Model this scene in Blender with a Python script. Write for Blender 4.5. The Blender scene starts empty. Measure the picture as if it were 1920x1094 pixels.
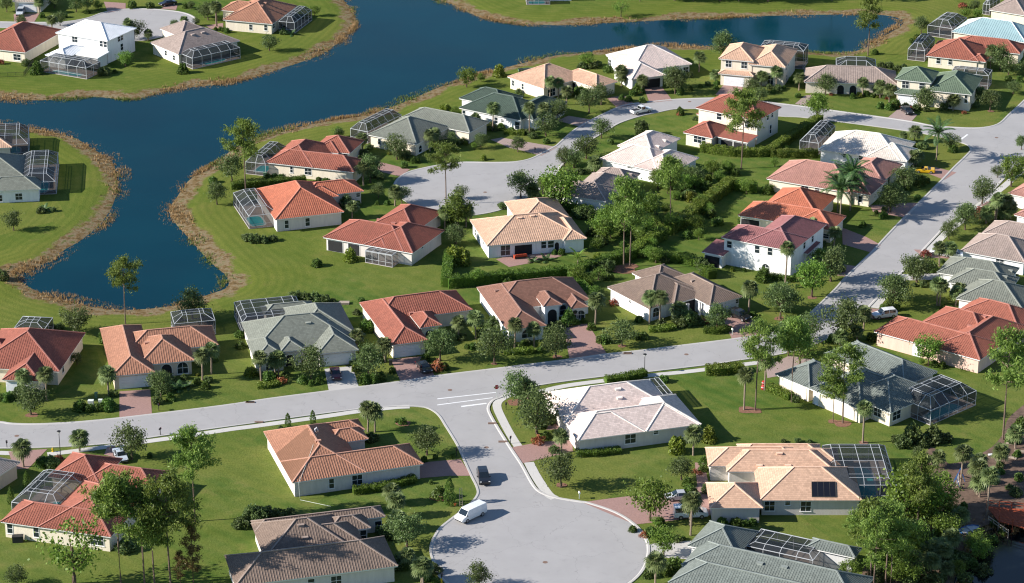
import bpy, bmesh, math, random
import numpy as np
from mathutils import Vector, Matrix
from mathutils.geometry import tessellate_polygon

random.seed(7)
RNG = np.random.default_rng(11)
R = math.radians
SC = bpy.context.scene
COL = SC.collection

# ------------------------------------------------------------------ camera
F_PX, PITCH, SLANT = 4960.0, R(22.4), 518.0
CAM = np.array((0.0, -SLANT * math.cos(PITCH), SLANT * math.sin(PITCH)))
FWD = np.array((0.0, math.cos(PITCH), -math.sin(PITCH)))
UPV = np.array((0.0, math.sin(PITCH), math.cos(PITCH)))
cd = bpy.data.cameras.new('camera')
cd.sensor_width = 36.0
cd.lens = 36.0 * F_PX / 1920.0
cd.clip_start, cd.clip_end = 5.0, 20000.0
cam = bpy.data.objects.new('camera', cd)
COL.objects.link(cam)
cam.location = CAM
cam.rotation_euler = (math.pi / 2 - PITCH, 0, 0)
SC.camera = cam

# ------------------------------------------------------------------ sky, sun, exposure
SUN_EL, SUN_AZ = R(27.5), R(8.0)          # light travels towards +x and a little away from the camera
to_sun = Vector((-math.cos(SUN_AZ) * math.cos(SUN_EL), -math.sin(SUN_AZ) * math.cos(SUN_EL), math.sin(SUN_EL)))
world = bpy.data.worlds.new('World')
SC.world = world
world.use_nodes = True
wn = world.node_tree.nodes
wl = world.node_tree.links
wn.clear()
sky = wn.new('ShaderNodeTexSky')
sky.sky_type = 'NISHITA'
sky.sun_disc = False
sky.sun_elevation = SUN_EL
sky.sun_rotation = math.atan2(to_sun.x, to_sun.y)
sky.air_density, sky.dust_density, sky.ozone_density = 1.0, 0.0, 3.0
bg = wn.new('ShaderNodeBackground')
bg.inputs['Strength'].default_value = 0.08
wo = wn.new('ShaderNodeOutputWorld')
wl.new(sky.outputs[0], bg.inputs[0])
wl.new(bg.outputs[0], wo.inputs[0])
sd = bpy.data.lights.new('sun', 'SUN')
sd.energy, sd.angle, sd.color = 4.9, R(0.55), (1.0, 0.945, 0.86)
sun = bpy.data.objects.new('sun', sd)
COL.objects.link(sun)
sun.rotation_euler = to_sun.to_track_quat('Z', 'Y').to_euler()
sun.location = (0, 0, 150)
SC.view_settings.view_transform = 'Standard'
SC.view_settings.look = 'None'
SC.view_settings.exposure = 0.95
SC.view_settings.gamma = 1.0
SC.view_settings.use_curve_mapping = False
SC.cycles.use_denoising = True
SC.cycles.max_bounces = 6
SC.cycles.diffuse_bounces = 3
SC.cycles.transparent_max_bounces = 12
SC.cycles.filter_width = 1.2

# ------------------------------------------------------------------ pixel picks -> points of the place
CROPS = {'A': (0, 0, 3.906), 'B': (380, 0, 3.906), 'C': (820, 0, 3.906), 'D': (1240, 0, 5.47), 'E': (1560, 0, 5.208),
         'F': (0, 220, 3.906), 'G': (400, 220, 3.906), 'H': (820, 160, 3.906), 'I': (1240, 160, 5.208), 'J': (1480, 160, 4.207),
         'K': (1300, 340, 4.464), 'L': (1560, 380, 4.972), 'M': (820, 340, 4.464), 'N': (0, 480, 4.464), 'O': (0, 580, 4.464),
         'P': (400, 520, 4.464), 'Q': (780, 480, 4.464), 'R': (1120, 460, 4.464), 'S': (1420, 560, 3.746), 'T': (0, 780, 3.484),
         'U': (400, 740, 3.746), 'V': (400, 860, 3.84), 'W': (820, 680, 3.586), 'X': (780, 840, 3.84), 'Y': (1240, 780, 3.746),
         'Z': (1520, 780, 3.485), 'a': (1200, 900, 3.84), 'b': (1240, 300, 6.836), 'c': (1040, 380, 6.077), '_': (0, 0, 1.0)}

def pk(s):
    """survey mark 'A12,34' -> (x, y) on the 1920 x 1094 survey photograph"""
    if not isinstance(s, str):
        return s
    ox, oy, k = CROPS[s[0]]
    x, y = s[1:].split(',')
    return ox + float(x) / k, oy + float(y) / k

def ray(px, py):
    d = FWD + np.array((1.0, 0, 0)) * (px - 960) / F_PX + UPV * (547 - py) / F_PX
    return d

def g(s, z=0.0):
    """ground position (x, y) of a survey mark lying at height z"""
    px, py = pk(s)
    d = ray(px, py)
    t = (z - CAM[2]) / d[2]
    return np.array((CAM[0] + t * d[0], CAM[1] + t * d[1]))

def proj(p):
    d = np.asarray(p, float) - CAM
    zc = d @ FWD
    return 960 + F_PX * d[0] / zc, 547 - F_PX * (d @ UPV) / zc

def height_of(base_xy, z0, ytop):
    lo, hi = 0.1, 40.0
    for _ in range(30):
        m = (lo + hi) / 2
        if proj((base_xy[0], base_xy[1], z0 + m))[1] > ytop:
            lo = m
        else:
            hi = m
    return lo

# ------------------------------------------------------------------ object helpers
def link(o, parent=None):
    COL.objects.link(o)
    if parent is not None:
        o.parent = parent
    return o

def empty(name, loc=(0, 0, 0), rz=0.0):
    o = bpy.data.objects.new(name, None)
    o.empty_display_size = 0.5
    o.location = loc
    o.rotation_euler = (0, 0, rz)
    return link(o)

def tag(o, label=None, cat=None, group=None, kind=None):
    if label: o['label'] = label
    if cat: o['category'] = cat
    if group: o['group'] = group
    if kind: o['kind'] = kind
    return o

class MB:
    """collects polygons, links them as one mesh"""
    def __init__(s):
        s.v, s.f, s.m, s.uv = [], [], [], []
    def poly(s, pts, m=0, uv=None):
        n = len(s.v)
        s.v += [tuple(p) for p in pts]
        s.f.append(tuple(range(n, n + len(pts))))
        s.m.append(m)
        s.uv += uv if uv else [(p[0], p[1]) for p in pts]
    def box(s, x0, x1, y0, y1, z0, z1, m=0, M=None):
        c = [Vector((x, y, z)) for z in (z0, z1) for y in (y0, y1) for x in (x0, x1)]
        if M is not None: c = [M @ p for p in c]
        for q in ((0, 2, 3, 1), (4, 5, 7, 6), (0, 1, 5, 4), (1, 3, 7, 5), (3, 2, 6, 7), (2, 0, 4, 6)):
            s.poly([c[i] for i in q], m)
    def bar(s, a, b, w, h=None, m=0):
        a, b = Vector(a), Vector(b)
        h = h or w
        d = (b - a)
        L = d.length
        if L < 1e-5: return
        q = d.to_track_quat('X', 'Z').to_matrix().to_4x4()
        s.box(0, L, -w / 2, w / 2, -h / 2, h / 2, m, Matrix.Translation(a) @ q)
    def tube(s, pts, rad, n=7, m=0, cap=True):
        rings = []
        for i, p in enumerate(pts):
            p = Vector(p)
            d = Vector(pts[min(i + 1, len(pts) - 1)]) - Vector(pts[max(i - 1, 0)])
            q = d.to_track_quat('Z', 'X')
            r = rad[i] if hasattr(rad, '__len__') else rad
            rings.append([p + q @ Vector((r * math.cos(2 * math.pi * k / n), r * math.sin(2 * math.pi * k / n), 0)) for k in range(n)])
        for i in range(len(rings) - 1):
            for k in range(n):
                s.poly([rings[i][k], rings[i][(k + 1) % n], rings[i + 1][(k + 1) % n], rings[i + 1][k]], m)
        if cap:
            s.poly(rings[-1], m)
            s.poly(rings[0][::-1], m)
    def disc(s, c, r, n=10, m=0, up=True):
        pts = [(c[0] + r * math.cos(2 * math.pi * k / n), c[1] + r * math.sin(2 * math.pi * k / n), c[2]) for k in range(n)]
        s.poly(pts if up else pts[::-1], m)
    def mesh(s, name, mats):
        me = bpy.data.meshes.new(name)
        me.from_pydata(s.v, [], s.f)
        for m in (mats if isinstance(mats, (list, tuple)) else [mats]):
            me.materials.append(m)
        if any(s.m): me.polygons.foreach_set('material_index', s.m)
        ul = me.uv_layers.new(name='UVMap')
        ul.data.foreach_set('uv', np.array(s.uv, np.float32).ravel())
        me.update()
        return me
    def build(s, name, mats, parent=None):
        return link(bpy.data.objects.new(name, s.mesh(name, mats)), parent)

def weld(o, dist=1e-4, smooth=None, bevel=0):
    bm = bmesh.new(); bm.from_mesh(o.data)
    bmesh.ops.remove_doubles(bm, verts=bm.verts, dist=dist)
    if bevel:
        bmesh.ops.bevel(bm, geom=[e for e in bm.edges if e.is_manifold and e.calc_face_angle(0) > 0.5], offset=bevel, segments=2, affect='EDGES', clamp_overlap=True)
    if smooth:
        for f in bm.faces: f.smooth = True
    bm.to_mesh(o.data); bm.free()

# ------------------------------------------------------------------ materials
def nmat(name):
    m = bpy.data.materials.new(name)
    m.use_nodes = True
    nt = m.node_tree
    return m, nt, nt.nodes, nt.links, nt.nodes['Principled BSDF']

def sock(nt, v):
    return v
def N(nt, t, **kw):
    n = nt.nodes.new(t)
    for k, v in kw.items():
        if k.startswith('i_'):
            key = k[2:]
            key = int(key) if key.isdigit() else key
            if hasattr(v, 'is_output'): nt.links.new(v, n.inputs[key])
            else: n.inputs[key].default_value = v
        else: setattr(n, k, v)
    return n
def ramp(nt, fac, stops):
    n = nt.nodes.new('ShaderNodeValToRGB')
    nt.links.new(fac, n.inputs[0])
    el = n.color_ramp.elements
    while len(el) < len(stops): el.new(0.5)
    for e, (p, c) in zip(el, stops):
        e.position = p
        e.color = (*c, 1) if len(c) == 3 else c
    return n.outputs[0]
def mixc(nt, f, a, b, mode='MIX'):
    n = nt.nodes.new('ShaderNodeMix'); n.data_type = 'RGBA'; n.blend_type = mode
    for s, v in ((n.inputs[0], f), (n.inputs[6], a), (n.inputs[7], b)):
        if hasattr(v, 'is_output'): nt.links.new(v, s)
        elif isinstance(v, (tuple, list)): s.default_value = (*v[:3], 1)
        else: s.default_value = v
    return n.outputs[2]
def mathn(nt, op, a, b=0.0, c=None):
    n = nt.nodes.new('ShaderNodeMath'); n.operation = op
    for i, v in enumerate((a, b) if c is None else (a, b, c)):
        if hasattr(v, 'is_output'): nt.links.new(v, n.inputs[i])
        else: n.inputs[i].default_value = v
    return n.outputs[0]
def noise(nt, vec, scale, detail=3.0, rough=0.6):
    n = N(nt, 'ShaderNodeTexNoise'); n.inputs['Scale'].default_value = scale
    n.inputs['Detail'].default_value = detail; n.inputs['Roughness'].default_value = rough
    if vec is not None: nt.links.new(vec, n.inputs['Vector'])
    return n.outputs['Fac']
def pos(nt):
    return N(nt, 'ShaderNodeNewGeometry').outputs['Position']
def bump(nt, h, strength, dist, bsdf):
    b = N(nt, 'ShaderNodeBump'); b.inputs['Strength'].default_value = strength; b.inputs['Distance'].default_value = dist
    nt.links.new(h, b.inputs['Height']); nt.links.new(b.outputs[0], bsdf.inputs['Normal'])
def sc(c, k): return tuple(min(1, x * k) for x in c)

def plain(name, col, rough=0.6, var=0.12, scale=1.5, metal=0.0, spec=0.3, bmp=0.0):
    m, nt, n, l, b = nmat(name)
    p = pos(nt)
    f = noise(nt, p, scale, 4)
    if name.startswith('wall_'):
        mp = N(nt, 'ShaderNodeMapping'); mp.inputs['Scale'].default_value = (1.6, 1.6, 0.25); l.new(p, mp.inputs[0]); f = noise(nt, mp.outputs[0], 1.0, 5, 0.7)
    c = ramp(nt, f, [(0.3, sc(col, 1 - var)), (0.7, sc(col, 1 + var))])
    l.new(c, b.inputs['Base Color'])
    b.inputs['Roughness'].default_value = rough
    b.inputs['Metallic'].default_value = metal
    b.inputs['Specular IOR Level'].default_value = spec
    if bmp: bump(nt, noise(nt, p, scale * 12, 3), bmp, 0.02, b)
    return m

def tile_roof(name, col, kind='barrel', stain=0.35):
    m, nt, n, l, b = nmat(name)
    uv = N(nt, 'ShaderNodeUVMap').outputs[0]
    sp = N(nt, 'ShaderNodeSeparateXYZ'); l.new(uv, sp.inputs[0])
    pu, pv = (0.40, 0.36) if kind == 'barrel' else (0.42, 0.38)
    row = mathn(nt, 'FLOOR', mathn(nt, 'DIVIDE', sp.outputs[1], pv))
    us = sp.outputs[0] if kind == 'barrel' else mathn(nt, 'ADD', sp.outputs[0], mathn(nt, 'MULTIPLY', row, 0.21))
    cu = mathn(nt, 'FLOOR', mathn(nt, 'DIVIDE', us, pu))
    cmb = N(nt, 'ShaderNodeCombineXYZ'); l.new(cu, cmb.inputs[0]); l.new(row, cmb.inputs[1])
    wn_ = N(nt, 'ShaderNodeTexWhiteNoise'); l.new(cmb.outputs[0], wn_.inputs[0])
    fv = mathn(nt, 'FRACT', mathn(nt, 'DIVIDE', sp.outputs[1], pv))
    fu = mathn(nt, 'FRACT', mathn(nt, 'DIVIDE', us, pu))
    p = pos(nt)
    big = noise(nt, p, 0.22, 5, 0.65)
    fine = noise(nt, p, 1.7, 4, 0.7)
    spread = 0.14 if kind == 'barrel' else 0.15
    if kind != 'barrel': stain *= 0.5
    c = mixc(nt, wn_.outputs[0], sc(col, 1 - spread), sc(col, 1 + spread))
    dirt = ramp(nt, big, [(0.48, (0, 0, 0)), (0.72, (1, 1, 1))])
    c = mixc(nt, mathn(nt, 'MULTIPLY', dirt, stain), c, tuple(x * 0.5 + 0.01 for x in col))
    c = mixc(nt, mathn(nt, 'MULTIPLY', ramp(nt, fine, [(0.45, (0, 0, 0)), (0.75, (1, 1, 1))]), 0.22), c, sc(col, 0.55))
    mp = N(nt, 'ShaderNodeMapping'); mp.inputs['Scale'].default_value = (0.9, 0.10, 1.0); l.new(uv, mp.inputs[0])
    streak = ramp(nt, noise(nt, mp.outputs[0], 1.0, 5, 0.7), [(0.50, (0, 0, 0)), (0.68, (1, 1, 1))])
    c = mixc(nt, mathn(nt, 'MULTIPLY', streak, 0.30 if kind == 'barrel' else 0.08), c, tuple(x * 0.42 + 0.015 for x in col))
    edge = mathn(nt, 'LESS_THAN', fv, 0.14)
    c = mixc(nt, mathn(nt, 'MULTIPLY', edge, 0.35 if kind == 'barrel' else 0.45), c, sc(col, 0.45))
    if kind != 'barrel':
        ed2 = mathn(nt, 'LESS_THAN', fu, 0.10)
        c = mixc(nt, mathn(nt, 'MULTIPLY', ed2, 0.35), c, sc(col, 0.5))
    l.new(c, b.inputs['Base Color'])
    b.inputs['Roughness'].default_value = 0.78
    b.inputs['Specular IOR Level'].default_value = 0.25
    bump(nt, fv, 0.35, 0.05, b)
    return m

def washed_roof(name, col):
    m = tile_roof(name, col, 'barrel', 0.1)
    nt = m.node_tree; l = nt.links; b = nt.nodes['Principled BSDF']
    old = b.inputs['Base Color'].links[0].from_socket
    tc = N(nt, 'ShaderNodeTexCoord').outputs['Object']
    sp = N(nt, 'ShaderNodeSeparateXYZ'); l.new(tc, sp.inputs[0])
    lane = mathn(nt, 'MULTIPLY_ADD', N(nt, 'ShaderNodeTexWhiteNoise', noise_dimensions='1D', i_W=mathn(nt, 'FLOOR', mathn(nt, 'DIVIDE', sp.outputs[1], 0.42))).outputs[0], 0.9, 0.0)
    a = mathn(nt, 'LESS_THAN', sp.outputs[1], mathn(nt, 'MULTIPLY_ADD', sp.outputs[0], 0.35, 3.2))
    left = mathn(nt, 'LESS_THAN', sp.outputs[0], mathn(nt, 'ADD', lane, -4.2))
    hip = mathn(nt, 'LESS_THAN', mathn(nt, 'ADD', sp.outputs[0], 9.9), mathn(nt, 'ADD', sp.outputs[1], 11.6))
    f = mathn(nt, 'MULTIPLY', mathn(nt, 'MULTIPLY', a, left), hip)
    f = mathn(nt, 'MULTIPLY', f, mathn(nt, 'MULTIPLY_ADD', noise(nt, tc, 1.3, 4), 0.5, 0.55))
    l.new(mixc(nt, f, old, (0.17, 0.085, 0.05)), b.inputs['Base Color'])
    return m

def metal_roof(name, col):
    m, nt, n, l, b = nmat(name)
    f = noise(nt, pos(nt), 0.5, 4)
    l.new(ramp(nt, f, [(0.3, sc(col, 0.9)), (0.7, sc(col, 1.06))]), b.inputs['Base Color'])
    b.inputs['Roughness'].default_value = 0.5
    return m

def foliage(name, dark, light, trans=0.3):
    m, nt, n, l, b = nmat(name)
    geo = N(nt, 'ShaderNodeNewGeometry')
    oi = N(nt, 'ShaderNodeObjectInfo')
    f = noise(nt, geo.outputs['Position'], 0.9, 3, 0.6)
    f2 = mathn(nt, 'MULTIPLY_ADD', geo.outputs['Random Per Island'], 0.55, mathn(nt, 'MULTIPLY', f, 0.55))
    c = ramp(nt, f2, [(0.18, dark), (0.85, light)])
    hv = N(nt, 'ShaderNodeHueSaturation'); l.new(c, hv.inputs['Color'])
    l.new(mathn(nt, 'MULTIPLY_ADD', oi.outputs['Random'], 0.03, 0.484), hv.inputs['Hue'])
    l.new(mathn(nt, 'MULTIPLY_ADD', oi.outputs['Random'], 0.5, 0.85), hv.inputs['Value'])
    l.new(hv.outputs[0], b.inputs['Base Color'])
    b.inputs['Roughness'].default_value = 0.55
    b.inputs['Specular IOR Level'].default_value = 0.35
    t = N(nt, 'ShaderNodeBsdfTranslucent'); l.new(hv.outputs[0], t.inputs[0])
    mx = N(nt, 'ShaderNodeMixShader'); mx.inputs[0].default_value = trans
    l.new(b.outputs[0], mx.inputs[1]); l.new(t.outputs[0], mx.inputs[2])
    l.new(mx.outputs[0], n['Material Output'].inputs[0])
    return m

def ground_material():
    m, nt, n, l, b = nmat('lawn')
    p = pos(nt)
    at = N(nt, 'ShaderNodeAttribute'); at.attribute_name = 'shore'
    shore = at.outputs['Fac']
    big = noise(nt, p, 0.022, 4, 0.6)
    med = noise(nt, p, 0.22, 5, 0.65)
    fine = noise(nt, p, 2.6, 4, 0.75)
    c = ramp(nt, med, [(0.28, (0.038, 0.084, 0.017)), (0.45, (0.078, 0.132, 0.030)), (0.58, (0.128, 0.164, 0.044)), (0.72, (0.195, 0.188, 0.064))])
    c = mixc(nt, mathn(nt, 'MULTIPLY', ramp(nt, big, [(0.45, (0, 0, 0)), (0.66, (1, 1, 1))]), 0.45), c, (0.175, 0.175, 0.034))
    near = N(nt, 'ShaderNodeMapRange'); near.inputs[1].default_value = 5.0; near.inputs[2].default_value = 26.0; near.inputs[3].default_value = 0.55; near.inputs[4].default_value = 0.0
    l.new(shore, near.inputs[0])
    c = mixc(nt, near.outputs[0], c, (0.175, 0.185, 0.034))
    vo = N(nt, 'ShaderNodeTexVoronoi'); vo.feature = 'F1'; vo.inputs['Scale'].default_value = 0.042; vo.inputs['Randomness'].default_value = 0.8; l.new(p, vo.inputs['Vector'])
    sv = N(nt, 'ShaderNodeSeparateColor'); l.new(vo.outputs['Color'], sv.inputs[0])
    c = mixc(nt, mathn(nt, 'MULTIPLY', sv.outputs[0], 0.30), c, (0.060, 0.115, 0.022))
    c = mixc(nt, mathn(nt, 'MULTIPLY', mathn(nt, 'POWER', sv.outputs[1], 2.0), 0.45), c, (0.21, 0.20, 0.055))
    # mower stripes, their direction drifting from yard to yard
    w = N(nt, 'ShaderNodeTexWave'); w.wave_type = 'BANDS'; w.bands_direction = 'DIAGONAL'
    w.inputs['Scale'].default_value = 0.17; w.inputs['Distortion'].default_value = 5.0
    w.inputs['Detail'].default_value = 1.0; w.inputs['Detail Scale'].default_value = 0.12
    l.new(p, w.inputs['Vector'])
    c = mixc(nt, mathn(nt, 'MULTIPLY', w.outputs['Fac'], 0.24), c, (0.165, 0.180, 0.040))
    # mower passes that follow the lake bank
    st = mathn(nt, 'MULTIPLY_ADD', mathn(nt, 'SINE', mathn(nt, 'MULTIPLY', shore, 3.4)), 0.5, 0.5)
    fade = N(nt, 'ShaderNodeMapRange'); fade.inputs[1].default_value = 14.0; fade.inputs[2].default_value = 24.0; fade.inputs[3].default_value = 0.34; fade.inputs[4].default_value = 0.0
    l.new(shore, fade.inputs[0])
    c = mixc(nt, mathn(nt, 'MULTIPLY', st, fade.outputs[0]), c, (0.075, 0.115, 0.024))
    dry = ramp(nt, noise(nt, p, 0.13, 5, 0.7), [(0.60, (0, 0, 0)), (0.74, (1, 1, 1))])
    c = mixc(nt, mathn(nt, 'MULTIPLY', dry, 0.45), c, (0.21, 0.165, 0.065))
    c = mixc(nt, mathn(nt, 'MULTIPLY', ramp(nt, fine, [(0.35, (1, 1, 1)), (0.62, (0, 0, 0))]), 0.38), c, (0.035, 0.062, 0.008))
    # bank: dry grass, then mud and marl towards the water
    d = mathn(nt, 'ADD', shore, mathn(nt, 'MULTIPLY_ADD', noise(nt, p, 0.075, 6, 0.72), 15.0, -8.0))
    bank = ramp(nt, noise(nt, p, 0.7, 5, 0.7), [(0.3, (0.065, 0.05, 0.03)), (0.45, (0.15, 0.10, 0.045)), (0.56, (0.22, 0.17, 0.11)), (0.66, (0.085, 0.10, 0.025))])
    mr = N(nt, 'ShaderNodeMapRange'); mr.inputs[1].default_value = 2.5; mr.inputs[2].default_value = 3.6; mr.inputs[3].default_value = 1.0; mr.inputs[4].default_value = 0.0
    l.new(d, mr.inputs[0])
    c = mixc(nt, mr.outputs[0], c, bank)
    l.new(c, b.inputs['Base Color'])
    b.inputs['Roughness'].default_value = 0.9
    b.inputs['Specular IOR Level'].default_value = 0.0
    bump(nt, fine, 0.7, 0.12, b)
    return m

def water_material():
    m, nt, n, l, b = nmat('water')
    p = pos(nt)
    l.new(ramp(nt, noise(nt, p, 0.02, 3), [(0.3, (0.0, 0.022, 0.037)), (0.7, (0.0, 0.033, 0.050))]), b.inputs['Base Color'])
    b.inputs['Roughness'].default_value = 0.07
    b.inputs['IOR'].default_value = 1.33
    b.inputs['Specular IOR Level'].default_value = 0.12
    ms = N(nt, 'ShaderNodeMapping'); ms.inputs['Scale'].default_value = (0.010, 0.045, 1); ms.inputs['Rotation'].default_value = (0, 0, 0.3); l.new(p, ms.inputs[0])
    l.new(ramp(nt, noise(nt, ms.outputs[0], 1.0, 4, 0.6), [(0.35, (0.03, 0.03, 0.03)), (0.65, (0.24, 0.24, 0.24))]), b.inputs['Roughness'])
    mp = N(nt, 'ShaderNodeMapping'); mp.inputs['Scale'].default_value = (0.5, 1.2, 1); l.new(p, mp.inputs[0])
    bump(nt, noise(nt, mp.outputs[0], 1.1, 4, 0.6), 0.05, 0.10, b)
    return m

def asphalt(name, col, stain=0.3):
    m, nt, n, l, b = nmat(name)
    p = pos(nt)
    c = ramp(nt, noise(nt, p, 0.16, 5, 0.6), [(0.3, sc(col, 0.93)), (0.7, sc(col, 1.06))])
    c = mixc(nt, mathn(nt, 'MULTIPLY', ramp(nt, noise(nt, p, 0.45, 6, 0.72), [(0.56, (0, 0, 0)), (0.76, (1, 1, 1))]), stain), c, sc(col, 0.66))
    c = mixc(nt, mathn(nt, 'MULTIPLY', noise(nt, p, 18, 2), 0.22), c, sc(col, 0.72))
    v = N(nt, 'ShaderNodeTexVoronoi'); v.feature = 'DISTANCE_TO_EDGE'; v.inputs['Scale'].default_value = 0.085
    ds = N(nt, 'ShaderNodeVectorMath'); ds.operation = 'ADD'; l.new(p, ds.inputs[0])
    nz = N(nt, 'ShaderNodeTexNoise'); nz.inputs['Scale'].default_value = 0.6; nz.inputs['Detail'].default_value = 4; l.new(p, nz.inputs['Vector'])
    vs = N(nt, 'ShaderNodeVectorMath'); vs.operation = 'SCALE'; vs.inputs['Scale'].default_value = 3.0; l.new(nz.outputs['Color'], vs.inputs[0]); l.new(vs.outputs[0], ds.inputs[1])
    l.new(ds.outputs[0], v.inputs['Vector'])
    crack = mathn(nt, 'LESS_THAN', v.outputs['Distance'], 0.0035)
    c = mixc(nt, mathn(nt, 'MULTIPLY', crack, 0.35), c, sc(col, 0.5))
    l.new(c, b.inputs['Base Color'])
    b.inputs['Roughness'].default_value = 0.85
    b.inputs['Specular IOR Level'].default_value = 0.2
    return m

def pavers(name, col):
    m, nt, n, l, b = nmat(name)
    br = N(nt, 'ShaderNodeTexBrick'); l.new(pos(nt), br.inputs['Vector'])
    br.inputs['Scale'].default_value = 2.2; br.inputs['Mortar Size'].default_value = 0.03
    br.inputs['Color1'].default_value = (*sc(col, 0.85), 1); br.inputs['Color2'].default_value = (*sc(col, 1.15), 1)
    br.inputs['Mortar'].default_value = (*sc(col, 0.6), 1)
    c = mixc(nt, mathn(nt, 'MULTIPLY', noise(nt, pos(nt), 0.5, 5, 0.65), 0.5), br.outputs['Color'], sc(col, 0.75))
    l.new(c, b.inputs['Base Color'])
    b.inputs['Roughness'].default_value = 0.8
    return m

def screen_material(name='screen_mesh', opac=0.60, col=(0.012, 0.016, 0.02)):
    m, nt, n, l, b = nmat(name)
    b.inputs['Base Color'].default_value = (*col, 1); b.inputs['Roughness'].default_value = 0.7
    t = N(nt, 'ShaderNodeBsdfTransparent')
    mx = N(nt, 'ShaderNodeMixShader'); mx.inputs[0].default_value = opac
    l.new(t.outputs[0], mx.inputs[1]); l.new(b.outputs[0], mx.inputs[2]); l.new(mx.outputs[0], n['Material Output'].inputs[0])
    return m

def glassy(name, col, rough=0.08, spec=0.6):
    m, nt, n, l, b = nmat(name)
    b.inputs['Base Color'].default_value = (*col, 1); b.inputs['Roughness'].default_value = rough
    b.inputs['Specular IOR Level'].default_value = spec
    return m

def paint(name, col, rough=0.25, coat=0.6):
    m, nt, n, l, b = nmat(name)
    l.new(ramp(nt, noise(nt, pos(nt), 2.0, 3), [(0.3, sc(col, 0.94)), (0.7, sc(col, 1.04))]), b.inputs['Base Color'])
    b.inputs['Roughness'].default_value = rough
    b.inputs['Coat Weight'].default_value = coat
    return m

MT = {}
RC = {'red': (0.285, 0.098, 0.066), 'orange': (0.41, 0.135, 0.078), 'terra': (0.34, 0.165, 0.105), 'redbrown': (0.27, 0.09, 0.062),
      'brown': (0.21, 0.105, 0.075), 'greybrown': (0.20, 0.145, 0.115), 'peach': (0.54, 0.345, 0.24), 'sage': (0.175, 0.185, 0.155),
      'darkgreen': (0.058, 0.085, 0.066), 'green': (0.115, 0.155, 0.105), 'pinkwhite': (0.66, 0.53, 0.475), 'taupe': (0.30, 0.235, 0.205),
      'pink': (0.36, 0.185, 0.15), 'purple': (0.25, 0.105, 0.105), 'cream': (0.64, 0.57, 0.50), 'slate': (0.15, 0.17, 0.155), 'tan': (0.42, 0.35, 0.29), 'washed': (0.34, 0.165, 0.105)}
def roof_mat(k):
    key = 'roof_' + k
    if key not in MT:
        if k == 'whitemetal': MT[key] = metal_roof(key, (0.78, 0.79, 0.80))
        elif k == 'bluemetal': MT[key] = metal_roof(key, (0.27, 0.39, 0.41))
        elif k == 'washed': MT[key] = washed_roof(key, RC['terra'])
        elif k.endswith('_flat'): MT[key] = tile_roof(key, RC[k[:-5]], 'flat')
        else: MT[key] = tile_roof(key, RC[k], 'barrel')
    return MT[key]
WC = {'white': (0.78, 0.77, 0.75), 'cream': (0.70, 0.62, 0.50), 'greige': (0.62, 0.57, 0.53), 'pinkish': (0.66, 0.46, 0.38), 'beige': (0.60, 0.50, 0.40), 'grey': (0.55, 0.55, 0.55)}
def wall_mat(k):
    key = 'wall_' + k
    if key not in MT: MT[key] = plain(key, WC[k], 0.85, 0.09, 0.8, bmp=0.15)
    return MT[key]
def cap_mat(k):
    key = 'cap_' + k
    if key not in MT:
        base = RC.get(k.replace('_flat', ''), (0.7, 0.7, 0.7))
        MT[key] = plain(key, tuple(min(0.8, x * 1.28 + 0.05) for x in base), 0.8, 0.18, 1.2)
    return MT[key]
M_TRIM = plain('white_trim', (0.74, 0.73, 0.71), 0.6, 0.06)
M_ALU = plain('white_aluminium', (0.50, 0.52, 0.54), 0.45, 0.04)
M_BRONZE = plain('bronze_aluminium', (0.06, 0.055, 0.05), 0.5, 0.1)
M_GLASS = glassy('window_glass', (0.018, 0.028, 0.035))
M_BLIND = plain('window_blind', (0.45, 0.45, 0.43), 0.7)
M_DARK = plain('painted_recess_shade', (0.02, 0.02, 0.022), 0.8)  # near-black colour stands in for the shade inside openings
M_GDOOR = plain('garage_door_paint', (0.72, 0.73, 0.75), 0.55, 0.05)
M_DOOR = plain('entry_door_wood', (0.10, 0.04, 0.03), 0.5)
M_SCREEN = screen_material()
M_DECK = plain('pool_deck', (0.42, 0.34, 0.29), 0.8, 0.1)
M_POOL = glassy('pool_water', (0.08, 0.60, 0.62), 0.06)
M_POOL2 = glassy('pool_water_deep', (0.012, 0.12, 0.17), 0.06)
M_ROAD = asphalt('road_asphalt', (0.350, 0.338, 0.335), 0.42)
M_CONC = asphalt('concrete', (0.46, 0.44, 0.42), 0.25)
M_WALK = asphalt('sidewalk_concrete', (0.52, 0.50, 0.47), 0.2)
M_PAVE = pavers('clay_pavers', (0.36, 0.215, 0.185))
M_PAVE2 = pavers('tan_pavers', (0.38, 0.28, 0.25))
M_WHITE = plain('road_paint', (0.72, 0.72, 0.72), 0.7, 0.1, 3)
M_IRON = plain('cast_iron', (0.20, 0.13, 0.10), 0.7)
M_BARK = plain('bark', (0.11, 0.075, 0.055), 0.95, 0.35, 5, bmp=0.5)
M_PINEBARK = plain('pine_bark', (0.15, 0.105, 0.08), 0.95, 0.35, 4, bmp=0.5)
M_PALMBARK = plain('palm_bark', (0.24, 0.185, 0.14), 0.95, 0.25, 6, bmp=0.5)
M_MULCH = plain('mulch', (0.20, 0.10, 0.065), 0.95, 0.35, 3, bmp=0.4)
M_DIRT = plain('bare_dirt', (0.13, 0.085, 0.062), 0.95, 0.4, 0.9, bmp=0.6)
L_OAK = foliage('oak_leaves', (0.039, 0.063, 0.021), (0.149, 0.205, 0.063), 0.40)
L_TREE = foliage('bright_leaves', (0.047, 0.092, 0.014), (0.185, 0.277, 0.041), 0.40)
L_PINE = foliage('pine_needles', (0.056, 0.103, 0.020), (0.216, 0.291, 0.056), 0.40)
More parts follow.
